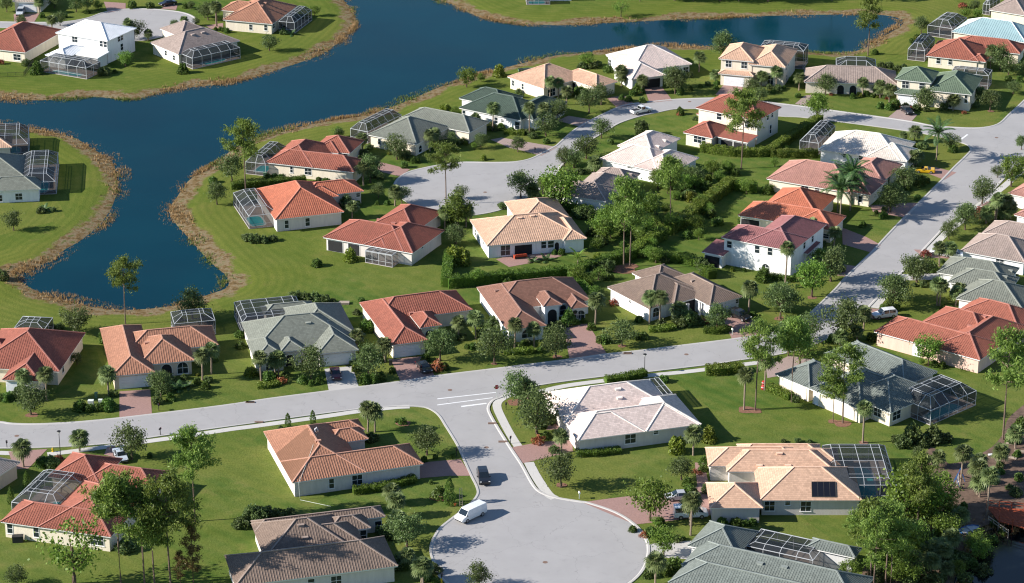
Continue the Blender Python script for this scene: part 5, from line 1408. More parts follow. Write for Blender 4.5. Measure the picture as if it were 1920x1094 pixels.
# infill planting: front beds of the street houses, the overgrown middle block, the brush by the pond
def inside(poly, q):
    return bool(sdf_few(np.asarray(poly), np.array([q]))[0] < 0.7)
rs_ = random.Random(21)
def free(q, gap=.8):
    if any(inside(p_, q) for p_ in PAVED): return False
    for h in HOUSES.values():
        L = h.loc(q)
        if any(w[0] - gap < L[0] < w[1] + gap - .45 and w[2] - gap + .45 < L[1] < w[3] for w in h.wings): return False
        cb = getattr(h, 'cage_box', None)
        if cb and cb[0] - .5 < L[0] < cb[1] + .5 and cb[2] - .5 < L[1] < cb[3] + .5: return False
    return True
def add_plant(kind, q, hgt):
    b = proj((q[0], q[1], 0)); t = proj((q[0], q[1], hgt)); plants.append((kind, b, t[1]))
for hk in ('H31', 'H32', 'H33', 'H34', 'H35', 'H30', 'H29', 'H28', 'H14', 'H13', 'H12', 'H15', 'H18', 'H43', 'H44', 'H17', 'H16'):
    h = HOUSES[hk]; k = 0
    for _ in range(60):
        if k >= 7: break
        w = rs_.choice(h.wings); q = h.wpt(rs_.uniform(w[0], w[1] + 1), w[2] - rs_.uniform(.2, 2.6))
        if free(q):
            kind = rs_.choice('DDSSYDC' if k else 'PDS'); add_plant(kind, q, {'D': 1.3, 'S': 1.0, 'Y': .9, 'C': .9, 'P': 4.0}[kind] * rs_.uniform(.7, 1.3)); k += 1
def scatter(marks, n, kinds):
    P_ = np.array([g(m_) for m_ in marks]); lo, hi = P_.min(0), P_.max(0); k = 0
    for _ in range(n * 20):
        if k >= n: break
        q = np.array((rs_.uniform(lo[0], hi[0]), rs_.uniform(lo[1], hi[1])))
        if sdf_few(P_, np.array([q]))[0] < 0 and free(q, 1.4) and float(shore_dist([q])[0]) > 1.0:
            kind, a, b_ = rs_.choice(kinds); add_plant(kind, q, rs_.uniform(a, b_)); k += 1
scatter(['_1185,345', '_1300,315', '_1385,318', '_1340,345', '_1270,400', '_1200,470', '_1120,490', '_1100,420', '_1130,395'], 34, [('T', 3, 5.5), ('D', 1.6, 3), ('D', 1.4, 2.4), ('S', 1.2, 2.2), ('O', 3.5, 5)])
scatter(['_1660,985', '_1790,935', '_1835,985', '_1800,1060', '_1790,1094', '_1630,1094'], 34, [('T', 3, 6), ('D', 1.4, 3), ('D', 1.2, 2.4), ('P', 3, 5.5), ('S', 1.0, 2), ('F', 1.0, 1.6)])
scatter(['_1850,860', '_1910,830', '_1925,930', '_1860,940', '_1800,930'], 8, [('S', .7, 1.3), ('D', .7, 1.4), ('P', 3, 4.5)])

def nearest_house(xy, px):
    best = None
    for k, h in HOUSES.items():
        L = h.loc(xy)
        d = 1e9
        for w in h.wings:
            du = max(w[0] - L[0], 0, L[0] - w[1]); dv = max(w[2] - L[1], 0, L[1] - w[3])
            d = min(d, math.hypot(du, dv))
        if best is None or d < best[0]: best = (d, k)
    h = HOUSES[best[1]]
    c = proj((h.c[0], h.c[1], 0))
    hw = max(proj((*h.wpt(w[1], w[3]), 0))[0] - proj((*h.wpt(w[0], w[2]), 0))[0] for w in h.wings)
    dx, dy = px[0] - c[0], px[1] - c[1]
    if abs(dx) > abs(dy) * 1.9: side = 'left of' if dx < 0 else 'right of'
    else: side = 'behind' if dy < 0 else 'in front of'
    return best[1], side

recs = []
vi = {}
for kind, (px, py), yt in plants:
    xy = g((px, py)); d = float(shore_dist([xy])[0])
    for _ in range(3):
        z0 = float(bank_z(np.array([d]))[0]); xy = g((px, py), z0); d = float(shore_dist([xy])[0])
    z0 = float(bank_z(np.array([d]))[0])
    # keep stems out of the houses
    key = None
    for k, h in HOUSES.items():
        L = h.loc(xy)
        for w in h.wings:
            if w[0] + .2 < L[0] < w[1] - .2 and w[2] + .2 < L[1] < w[3] - .2:
                dl = {(-1, 0): L[0] - w[0], (1, 0): w[1] - L[0], (0, -1): L[1] - w[2], (0, 1): w[3] - L[1]}
                (sx, sy), m_ = min(dl.items(), key=lambda t: t[1])
                xy = xy + h.u * sx * (m_ + .5) + h.v * sy * (m_ + .5)
    h_ = height_of(xy, z0, yt)
    hk, side = nearest_house(xy, (px, py))
    recs.append(dict(kind=kind, xy=xy, z=z0, h=h_, px=px, py=py, house=hk, side=side))

ORD = ['first', 'second', 'third', 'fourth', 'fifth', 'sixth', 'seventh', 'eighth', 'ninth', 'tenth', 'eleventh', 'twelfth', 'thirteenth', 'fourteenth', 'fifteenth', 'sixteenth']
NUM = {2: 'two', 3: 'three', 4: 'four', 5: 'five', 6: 'six', 7: 'seven', 8: 'eight', 9: 'nine', 10: 'ten', 11: 'eleven', 12: 'twelve'}
groups = {}
for r in recs: groups.setdefault((r['kind'], r['house'], r['side']), []).append(r)
for (kind, hk, side), rs in groups.items():
    nm, phrase, cat = NAMES[kind]
    rs.sort(key=lambda r: r['px'])
    where = '%s the %s' % (side, HOUSES[hk].short)
    for i, r in enumerate(rs):
        r['group'] = None
        pl = phrase + ('es' if phrase.endswith('sh') else 's')
        if len(rs) == 1: r['label'] = '%s %s' % (phrase, where)
        elif len(rs) == 2: r['label'] = '%s of two %s %s' % ('left one' if i == 0 else 'right one', pl, where)
        else: r['label'] = '%s of %s %s %s' % ('leftmost' if i == 0 else 'rightmost' if i == len(rs) - 1 else ORD[i] + ' from left', NUM.get(len(rs), 'the'), pl, where)

def place(r):
    kind = r['kind']; i = vi.get(kind, 0); vi[kind] = i + 1
    nm, phrase, cat = NAMES[kind]
    x, y, z, h = float(r['xy'][0]), float(r['xy'][1]), r['z'], r['h']
    rot = random.uniform(0, 6.28)
    var = V[kind][i % len(V[kind])]
    grp = r['group'] or {'O': 'shade trees', 'T': 'bright green trees', 'L': 'open trees', 'N': 'slash pines', 'P': 'fan palms', 'Q': 'feather palms', 'B': 'rusty conifers', 'S': 'green shrubs', 'D': 'dark bushes', 'Y': 'yellow-green shrubs', 'C': 'red-leaved bushes', 'K': 'columnar shrubs', 'F': 'cycads'}.get(kind)
    if kind in 'SDYCKF':
        o = bpy.data.objects.new(nm, var); link(o); o.location = (x, y, z - .03)
        h = max(.35, h)
        if kind == 'K': o.scale = (max(.8, h * .42),) * 2 + (h,)
        elif kind == 'F': o.scale = (h * .9,) * 2 + (h * .8,)
        else:
            w = min(max(1.0, h * random.uniform(1.15, 1.5)), 3.2); o.scale = (w, w * random.uniform(.85, 1.1), h)
        o.rotation_euler = (0, 0, rot)
        tag(o, r['label'], cat, grp); return
    root = empty(nm, (x, y, z), rot)
    tag(root, r['label'], cat, grp)
    if kind in 'PQ':
        (tm, off), cm = var
        cr = random.uniform(1.15, 1.4) * (1.0 if kind == 'P' else 1.55)
        if h < 3.6: cr *= max(.5, h / 3.6)
        th = max(.5, h - 1.05 * cr) if kind == 'P' else max(1, h - 1.2 * cr)
        t = link(bpy.data.objects.new('trunk', tm), root); t.scale = (1, 1, th)
        c = link(bpy.data.objects.new('crown', cm), root); c.location = (off, 0, th - .05); c.scale = (cr, cr, cr * random.uniform(.9, 1.05))
        return
    tm, cm = var
    h = max(h, 1.2)
    if kind in 'OTL': w = h * random.uniform(.88, 1.08) if h < 6 else h * .85
    else: w = h * random.uniform(.72, .95) * (1.0 if h < 16 else .88)
    for nme, me in (('trunk', tm), ('crown', cm)):
        o = link(bpy.data.objects.new(nme, me), root); o.scale = (w, w, h)
for r in recs: place(r)

def hedge_obj(i, hgt, wid, kind, pts, label):
    path = smooth_open([g(p) for p in pts], 4)
    rng = np.random.default_rng(100 + i)
    seg = np.diff(path, axis=0); ln = np.linalg.norm(seg, axis=1); tot = ln.sum()
    n = int(tot * (wid + 2 * hgt) * 60)
    s = rng.uniform(0, tot, n); cum = np.concatenate([[0], np.cumsum(ln)])
    k = np.clip(np.searchsorted(cum, s) - 1, 0, len(ln) - 1); t = (s - cum[k]) / ln[k]
    c = path[k] + seg[k] * t[:, None]; nn = np.stack([-seg[k][:, 1], seg[k][:, 0]], 1) / ln[k][:, None]
    per = wid + 2 * hgt; q = rng.uniform(0, per, n)
    off = np.where(q < hgt, -wid / 2, np.where(q < hgt + wid, q - hgt - wid / 2, wid / 2))
    zz = np.where(q < hgt, q, np.where(q < hgt + wid, hgt, per - q))
    wob = 1 + .10 * np.sin(s * 1.9 + i) + .07 * np.sin(s * 4.3)
    C = np.column_stack([c + nn * (off * wob + rng.normal(0, .06, n))[:, None], zz * (1 + .07 * np.sin(s * 1.3 + i) + .05 * np.sin(s * 3.7)) + rng.normal(0, .05, n)])
    mat = L_LIMEHEDGE if kind == 'l' else L_HEDGE
    c0 = path.mean(0)
    m = quads_object('hedge', leafquads(C - np.array((c0[0], c0[1], 0)), .24, .6, rng=rng), mat, mesh_only=True)
    root = empty('hedge', (c0[0], c0[1], 0)); tag(root, label, 'hedge')
    link(bpy.data.objects.new('foliage', m), root)
    core = MB()
    a, b = offset(path, -wid * .38) - c0, offset(path, wid * .38) - c0
    for j in range(len(path) - 1):
        A, B, Cc, D = a[j], a[j + 1], b[j + 1], b[j]; hh = hgt * .85
        core.poly([(*A, hh), (*B, hh), (*Cc, hh), (*D, hh)]); core.poly([(*A, 0), (*B, 0), (*B, hh), (*A, hh)]); core.poly([(*Cc, 0), (*D, 0), (*D, hh), (*Cc, hh)])
    core.poly([(*a[0], 0), (*a[0], hh), (*b[0], hh), (*b[0], 0)]); core.poly([(*a[-1], 0), (*b[-1], 0), (*b[-1], hh), (*a[-1], hh)])
    core.build('branches', L_HEDGE, root)
HL = {}
for i, ln in enumerate(HEDGES.strip().split('\n')):
    a = ln.split()
    xy = np.mean([g(p) for p in a[4:]], 0)
    hk, side = nearest_house(xy, proj((*xy, 0)))
    kind = 'lime green' if a[3] == 'l' else 'dark green'
    HL.setdefault((kind, hk, side), []).append((proj((*xy, 0))[0], i, a))
for (kind, hk, side), rs in HL.items():
    rs.sort()
    for j, (_, i, a) in enumerate(rs):
        o = '' if len(rs) == 1 else ('left ' if j == 0 else 'right ' if j == len(rs) - 1 else 'middle ') 
        hedge_obj(i, float(a[1]), float(a[2]), a[3], a[4:], '%s%s clipped hedge %s the %s' % (o, kind, side, HOUSES[hk].short))
# ------------------------------------------------------------------ vehicles
M_TYRE = plain('tyre_rubber', (0.02, 0.02, 0.02), .8)
M_RIM = plain('wheel_rim', (0.45, 0.45, 0.46), .35, metal=.7)
M_CGLASS = glassy('car_glass', (0.012, 0.018, 0.024), .05, .8)
M_LAMP = glassy('lamp_lens', (0.7, 0.7, 0.68), .1)
M_TAIL = glassy('tail_lens', (0.35, 0.01, 0.01), .2)
M_PLASTIC = plain('black_plastic', (0.03, 0.03, 0.032), .55)
CAR = {  # stations: x, z bottom, z belt, z roof, half width, half roof width
    'sedan': (4.7, [(-2.35, .38, .72, .72, .80, .80), (-2.2, .26, .96, .96, .87, .87), (-1.45, .24, .99, 1.0, .89, .80), (-.8, .24, .96, 1.42, .90, .64), (.45, .24, .93, 1.43, .90, .65), (1.2, .24, .92, .95, .89, .80), (2.05, .26, .80, .80, .85, .85), (2.35, .38, .62, .62, .74, .74)], (3, 4), .62),
    'suv': (4.8, [(-2.4, .5, .95, .95, .82, .82), (-2.3, .36, 1.05, 1.35, .92, .74), (-2.0, .34, 1.06, 1.72, .94, .74), (-.6, .34, 1.05, 1.76, .95, .76), (.45, .34, 1.04, 1.74, .95, .76), (1.15, .34, 1.04, 1.08, .94, .86), (2.1, .36, .95, .95, .90, .90), (2.4, .48, .75, .75, .80, .80)], (2, 3, 4), .72),
    'van': (5.6, [(-2.8, .5, 1.25, 1.5, .94, .86), (-2.75, .38, 1.25, 2.05, .98, .86), (-.6, .36, 1.25, 2.10, 1.0, .88), (1.15, .36, 1.25, 2.08, 1.0, .88), (1.35, .36, 1.24, 2.0, 1.0, .86), (2.0, .36, 1.18, 1.22, .99, .92), (2.65, .38, 1.0, 1.0, .95, .95), (2.8, .5, .8, .8, .86, .86)], (3, 4), .72),
    'pickup': (5.4, [(-2.7, .5, .98, .98, .93, .93), (-2.6, .4, 1.05, 1.05, .96, .96), (-.55, .4, 1.06, 1.06, .97, .94), (-.45, .4, 1.06, 1.72, .97, .76), (.55, .4, 1.05, 1.74, .97, .78), (1.15, .4, 1.04, 1.08, .96, .88), (2.4, .42, .95, .95, .93, .93), (2.7, .5, .75, .75, .84, .84)], (3, 4), .75),
    'sports': (4.5, [(-2.25, .4, .75, .75, .80, .80), (-2.1, .24, .93, .93, .90, .90), (-1.3, .22, .93, .96, .93, .80), (-.55, .22, .88, 1.18, .92, .62), (.1, .22, .86, 1.19, .91, .62), (.8, .22, .83, .86, .91, .80), (1.9, .24, .66, .66, .90, .90), (2.25, .36, .5, .5, .78, .78)], (3, 4), .64)}

def vehicle(kind, col, rear, front, label, cat='car', sidewin=None):
    L, st, win, wd = CAR[kind]
    a, b = g(rear), g(front)
    ang = math.atan2(b[1] - a[1], b[0] - a[0]); c = (a + b) / 2
    name = {'van': 'parked_van', 'pickup': 'pickup_truck'}.get(kind, 'parked_car')
    root = empty(name, (c[0], c[1], 0.03), ang)
    tag(root, label, cat, 'parked vehicles')
    body, glass = MB(), MB()
    R_ = [[(x, -w * .96, zb), (x, -w, zb + .28 if zb + .28 < zl else zb), (x, -w, zl), (x, -wr, zr), (x, wr, zr), (x, w, zl), (x, w, zb + .28 if zb + .28 < zl else zb), (x, w * .96, zb)] for x, zb, zl, zr, w, wr in st]
    n = len(R_[0])
    for i in range(len(R_) - 1):
        for k in range(n):
            j = (k + 1) % n
            body.poly([R_[i][k], R_[i][j], R_[i + 1][j], R_[i + 1][k]])
    body.poly(R_[0]); body.poly(R_[-1][::-1])
    cen = Vector((0, 0, .9))
    def pane(q, off=.012, ins=.08):
        v = [Vector(p) for p in q]; m = sum(v, Vector()) / 4
        nr = (v[1] - v[0]).cross(v[3] - v[0]).normalized()
        if nr.dot(m - cen) < 0: nr = -nr
        v = [p.lerp(m, ins) + nr * off for p in v]
        glass.poly(v)
    for i in range(len(st) - 1):
        hi0, hi1 = st[i][3] - st[i][2] > .2, st[i + 1][3] - st[i + 1][2] > .2
        if hi0 != hi1 or (kind == 'suv' and i == 0) or (kind == 'van' and i == 4):
            pane([R_[i][3], R_[i][4], R_[i + 1][4], R_[i + 1][3]], ins=.06)
        sides = win if sidewin is None else sidewin
        if (hi0 or hi1) and (i in sides or (i + 1 in sides and not hi0)) :
            pane([R_[i][2], R_[i + 1][2], R_[i + 1][3], R_[i][3]], ins=.10); pane([R_[i][5], R_[i + 1][5], R_[i + 1][4], R_[i][4]], ins=.10)
    bo = body.build('body', paint('%s_paint' % kind, col), root); weld(bo, bevel=.05)
    glass.build('windows', M_CGLASS, root)
    if kind == 'pickup':
        bd = MB(); bd.box(-2.5, -.65, -.75, .75, 1.0, 1.075); bd.build('cargo_bed', M_PLASTIC, root)
    r = .33 if kind in ('sedan', 'sports') else .37
    for sx in (-1, 1):
        for sy in (-1, 1):
            x = sx * L * .305; y = sy * (st[3][4] - .10)
            w = MB(); w.tube([(x, y - .11, r), (x, y + .11, r)], r, 14); wo = w.build('wheel', M_TYRE, root)
            q = MB(); q.tube([(x, y + sy * .112, r), (x, y + sy * .125, r)], r * .62, 10); q.build('rim', M_RIM, wo)
    xf, xr = st[-2][0], st[1][0]
    for sy in (-1, 1):
        h = MB(); zf = st[-2][2] - .12; h.box(xf + .12, st[-1][0] - .02, sy * .72 - .14, sy * .72 + .14, zf - .1, zf + .04); h.build('headlight', M_LAMP, root)
        h = MB(); zt = st[1][2] - .1; h.box(st[0][0] - .015, xr - .02, sy * .76 - .1, sy * .76 + .1, zt - .22, zt); h.build('taillight', M_TAIL, root)
        h = MB(); xm = st[-4][0] + .45; ym = sy * (st[4][4] + .09); h.box(xm - .06, xm + .06, ym - .1, ym + .1, st[4][2] + .02, st[4][2] + .18); h.build('mirror', M_PLASTIC, root)
    for z, nm in ((.42, 'bumper'),):
        h = MB(); h.box(st[-1][0] - .02, st[-1][0] + .05, -.78, .78, z, z + .16); h.build('bumper', M_PLASTIC, root)

vehicle('van', (0.74, 0.75, 0.76), 'X470,470', 'X318,540', 'white cargo van parked at the kerb of the cul-de-sac', 'van', ())
vehicle('suv', (0.012, 0.014, 0.018), 'X472,185', 'X500,285', 'black sport utility car parked uphill of the white van')
vehicle('van', (0.62, 0.68, 0.76), 'Y75,715', 'Y335,705', 'pale blue passenger van beside the grey house with courtyard', 'van', (1, 2, 3, 4))
vehicle('sedan', (0.42, 0.43, 0.45), 'Y200,580', 'Y55,590', 'silver car parked behind the pale blue van')
vehicle('pickup', (0.72, 0.73, 0.74), 'C1425,842', 'C1560,815', 'white pickup parked on the upper curving street', 'pickup')
vehicle('sedan', (0.015, 0.015, 0.02), 'J900,195', 'J955,240', 'black car in the drive of the green roofed two-storey house')
vehicle('sports', (0.72, 0.42, 0.02), 'J1150,692', 'J985,684', 'yellow sports car in the paver drive of the cream roofed house')
vehicle('sedan', (0.09, 0.008, 0.014), 'P1015,800', 'P1035,865', 'dark red car in the drive of the sage house')
vehicle('sedan', (0.012, 0.013, 0.016), 'P1735,745', 'P1790,805', 'black car in shade before the red house garage')
vehicle('suv', (0.012, 0.012, 0.014), 'R1130,590', 'R1255,640', 'black car in the drive of the brown house with white porch')
vehicle('suv', (0.70, 0.71, 0.73), 'L560,1062', 'L415,1080', 'white car in the drive of the red house with pink walls')
vehicle('sedan', (0.70, 0.71, 0.73), 'L1080,500', 'L955,478', 'left white car beside the taupe house at right edge')
vehicle('sedan', (0.66, 0.70, 0.75), 'L1180,510', 'L1085,497', 'right white car close to the taupe house wall')
vehicle('suv', (0.50, 0.53, 0.56), 'A160,95', 'A145,120', 'silver car in the drive at the top left corner')
vehicle('sedan', (0.012, 0.012, 0.02), 'A1260,35', 'A1200,45', 'dark car beside the top left cul-de-sac')
vehicle('sedan', (0.50, 0.56, 0.64), 'T775,255', 'T800,300', 'pale blue car behind the red U-shaped house')

# ------------------------------------------------------------------ street furniture and yard things
M_BLACK = plain('black_metal', (0.02, 0.02, 0.022), .5)
M_REDP = plain('red_sign_paint', (0.42, 0.015, 0.02), .45)
M_WOOD = plain('weathered_timber', (0.34, 0.28, 0.22), .85, .2, 3)
M_REDWOOD = plain('red_stained_timber', (0.30, 0.065, 0.028), .8, .25, 2.5)
M_GREENBOX = plain('green_box_paint', (0.12, 0.20, 0.13), .6)
M_PALEBOX = plain('pale_box_paint', (0.62, 0.66, 0.60), .6)
M_YEL = plain('yellow_paint', (0.62, 0.42, 0.02), .5)
M_BLUE = plain('blue_plastic', (0.02, 0.10, 0.28), .4)
M_CUSH = plain('red_cushion', (0.45, 0.07, 0.03), .8)
M_ORNG = plain('orange_plastic', (0.62, 0.16, 0.05), .5)

def street_lamp(base, top, label):
    p = g(base); h = height_of(p, 0, pk(top)[1])
    root = empty('street_lamp', (p[0], p[1], 0)); tag(root, label, 'street lamp', 'street lamps')
    m = MB(); m.tube([(0, 0, 0), (0, 0, .5), (0, 0, h - .35)], [.11, .065, .05], 8); m.build('post', M_BLACK, root)
    m = MB(); m.tube([(0, 0, 0), (0, 0, .12), (0, 0, .3)], [.16, .15, .08], 8); m.build('base', M_BLACK, root)
    m = MB(); m.tube([(0, 0, h - .4), (0, 0, h - .12), (0, 0, h - .05)], [.13, .24, .26], 8); m.build('lantern', M_LAMP, root)
    m = MB(); m.tube([(0, 0, h - .06), (0, 0, h + .02), (0, 0, h + .14)], [.36, .33, .05], 10); m.build('lamp_cap', M_BLACK, root)
street_lamp('T397,285', 'T378,100', 'black street lamp on the verge above the red U-shaped house')
street_lamp('R395,1068', 'R390,912', 'black street lamp beside the walk behind the corner house')

def mailbox(mark, label, h=1.15, mat=M_BLACK):
    p = g(mark); root = empty('mailbox', (p[0], p[1], 0), random.uniform(-.4, .4)); tag(root, label, 'mailbox', 'roadside mailboxes')
    m = MB(); m.box(-.05, .05, -.05, .05, 0, h - .1); m.build('post', mat, root)
    m = MB(); m.box(-.14, .14, -.28, .28, h - .12, h + .06)
    for k in range(6):
        a0, a1 = math.pi * k / 6, math.pi * (k + 1) / 6
        m.poly([(.14 * math.cos(a0), -.28, h + .06 + .14 * math.sin(a0)), (.14 * math.cos(a0), .28, h + .06 + .14 * math.sin(a0)), (.14 * math.cos(a1), .28, h + .06 + .14 * math.sin(a1)), (.14 * math.cos(a1), -.28, h + .06 + .14 * math.sin(a1))])
    for s_ in (-.28, .28): m.poly([(.14 * math.cos(math.pi * k / 6), s_, h + .06 + .14 * math.sin(math.pi * k / 6)) for k in range(7)])
    m.build('box', mat, root)
    m = MB(); m.box(.14, .17, .1, .16, h, h + .3); m.build('flag', M_REDP, root)
for mk, lb in (('T46,210', 'black mailbox by the drive at the lower left edge'), ('T1048,125', 'black mailbox on the verge beside the large pine'), ('W462,318', 'black mailbox beside the walk near the stop sign'), ('W492,545', 'black mailbox on the verge by the corner house drive'), ('O1330,850', 'black mailbox right of the twin arches house drive'),
               ('P1735,800', 'black mailbox left of the black shaded car'), ('U1708,430', 'black mailbox by the drive of the washed house'), ('Q175,985', 'black mailbox in front of the red-leaved bush'), ('H715,500', 'black mailbox on the upper cul-de-sac drive'), ('J1272,475', 'black mailbox on the corner lawn by the junction'), ('X185,965', 'black mailbox at the bottom edge of the cul-de-sac')):
    mailbox(mk, lb)
mailbox('W955,918', 'white-topped mailbox on the lawn above the cul-de-sac', mat=M_PALEBOX)
mailbox('R1130,752', 'pale mailbox beside the drive of the white porch house', mat=M_PALEBOX)

# stop sign
p = g('W398,238'); hs_ = height_of(p, 0, pk('W398,150')[1])
root = empty('stop_sign', (p[0], p[1], 0), R(12)); tag(root, 'red octagonal stop sign at the street corner', 'sign')
m = MB(); m.bar((0, 0, 0), (0, 0, hs_ - .1), .07); m.build('post', M_PALEBOX, root)
def octo(r, y): return [(r * math.cos(R(22.5 + 45 * k)), y, hs_ - .42 + r * math.sin(R(22.5 + 45 * k))) for k in range(8)]
m = MB(); f, b_ = octo(.46, -.06), octo(.46, -.03); m.poly(f); m.poly(b_[::-1])
for k in range(8): m.poly([f[k], f[(k + 1) % 8], b_[(k + 1) % 8], b_[k]])
pl = m.build('sign_plate', M_WHITE, root)
m = MB(); m.poly(octo(.42, -.064)); m.build('red_face', M_REDP, pl)
tc = bpy.data.curves.new('lettering', 'FONT'); tc.body = 'STOP'; tc.size = .34; tc.align_x = 'CENTER'; tc.align_y = 'CENTER'; tc.extrude = .002
to = link(bpy.data.objects.new('lettering', tc), pl); to.location = (0, -.07, hs_ - .42); to.rotation_euler = (math.pi / 2, 0, 0); tc.materials.append(M_WHITE)
dg_ = bpy.context.evaluated_depsgraph_get(); lm = bpy.data.meshes.new_from_object(to.evaluated_get(dg_)); lo_ = link(bpy.data.objects.new('stop_letters', lm), pl); lo_.location, lo_.rotation_euler = to.location, to.rotation_euler
bpy.data.objects.remove(to)

def box_thing(name, mark, size, mat, label, cat, rz=0.0, lid=None, group=None):
    p = g(mark); root = empty(name, (p[0], p[1], 0), rz); tag(root, label, cat, group)
    w, d, h = size
    m = MB(); m.box(-w / 2, w / 2, -d / 2, d / 2, 0, h * .86); o = m.build('cabinet', mat, root); weld(o, bevel=.03)
    m = MB(); m.box(-w / 2 - .03, w / 2 + .03, -d / 2 - .03, d / 2 + .03, h * .86, h); o = m.build('lid', lid or mat, root); weld(o, bevel=.03)
box_thing('utility_box', 'O762,800', (1.0, .8, .9), M_PALEBOX, 'larger pale utility box among shrubs by the street', 'utility box')
box_thing('utility_box', 'O842,790', (.7, .6, .8), M_PALEBOX, 'smaller pale utility box among shrubs by the street', 'utility box')
box_thing('utility_box', 'O806,745', (.5, .5, 1.1), M_GREENBOX, 'green utility pedestal behind the two pale boxes', 'utility box')
box_thing('utility_box', 'P1095,222', (2.0, 1.2, .35), M_WOOD, 'flat concrete drain box on the lawn behind the sage house', 'drain box')
box_thing('rubbish_bin', 'P1485,735', (.6, .6, 1.1), M_PLASTIC, 'dark bin beside the wide garage door of the red house', 'bin')
box_thing('covered_grill', 'T118,822', (1.7, 1.0, 1.1), M_PLASTIC, 'black covered grill by the wall of the red U-shaped house', 'grill', .1)
box_thing('air_conditioner', 'F75,612', (.8, .8, .9), M_GREENBOX, 'small air conditioner by the left shore house', 'air conditioner')
box_thing('air_conditioner', 'G380,432', (.8, .8, .9), M_GREENBOX, 'green cabinet beside the red lakeside house cage', 'air conditioner')
box_thing('air_conditioner', 'a605,280', (.8, .8, .8), M_PALEBOX, 'left air conditioner at the solar panel house garage', 'air conditioner')
box_thing('air_conditioner', 'a745,300', (.8, .8, .8), M_PALEBOX, 'right air conditioner at the solar panel house garage', 'air conditioner')

# fire hydrant
def hydrant(mark, label):
    p = g(mark); root = empty('fire_hydrant', (p[0], p[1], 0)); tag(root, label, 'hydrant')
    m = MB(); m.tube([(0, 0, 0), (0, 0, .08), (0, 0, .1), (0, 0, .55), (0, 0, .68), (0, 0, .78)], [.2, .2, .13, .13, .15, .05], 10); m.build('barrel', M_YEL, root)
    m = MB(); m.tube([(-.24, 0, .45), (.24, 0, .45)], .07, 8); m.tube([(0, 0, .42), (0, -.24, .42)], .08, 8); m.build('outlets', M_YEL, root)
hydrant('T345,235', 'yellow fire hydrant on the verge at the lower left')
hydrant('X183,972', 'yellow fire hydrant at the bottom of the cul-de-sac')

# ladder leaning beside the van
def ladder():
    a, b = g('U1738,782'), g('U1730,770')
    p = g('U1740,785'); root = empty('ladder', (p[0], p[1], 0), R(5)); tag(root, 'tall pale ladder standing beside the white van', 'ladder')
    h = 3.0
    for s_ in (-.24, .24):
        m = MB(); m.bar((s_, 0, 0), (s_ * .8, .75, h), .07); m.build('rail', M_WOOD, root)
    for k in range(9):
        t = (k + .7) / 9.3; m = MB(); m.bar((-.23 + .04 * t, .75 * t, h * t), (.23 - .04 * t, .75 * t, h * t), .05); m.build('rung', M_WOOD, root)
ladder()
p = g('U1698,778'); root = empty('bucket', (p[0], p[1], 0)); tag(root, 'orange bucket on the grass beside the ladder', 'bucket')
m = MB(); m.tube([(0, 0, 0), (0, 0, .38)], [.16, .22], 10); m.build('pail', M_ORNG, root)
m = MB(); m.tube([(.22 * math.cos(t), 0, .38 + .2 * math.sin(t)) for t in np.linspace(0, math.pi, 7)], .012, 5); m.build('bail', M_BLACK, root)

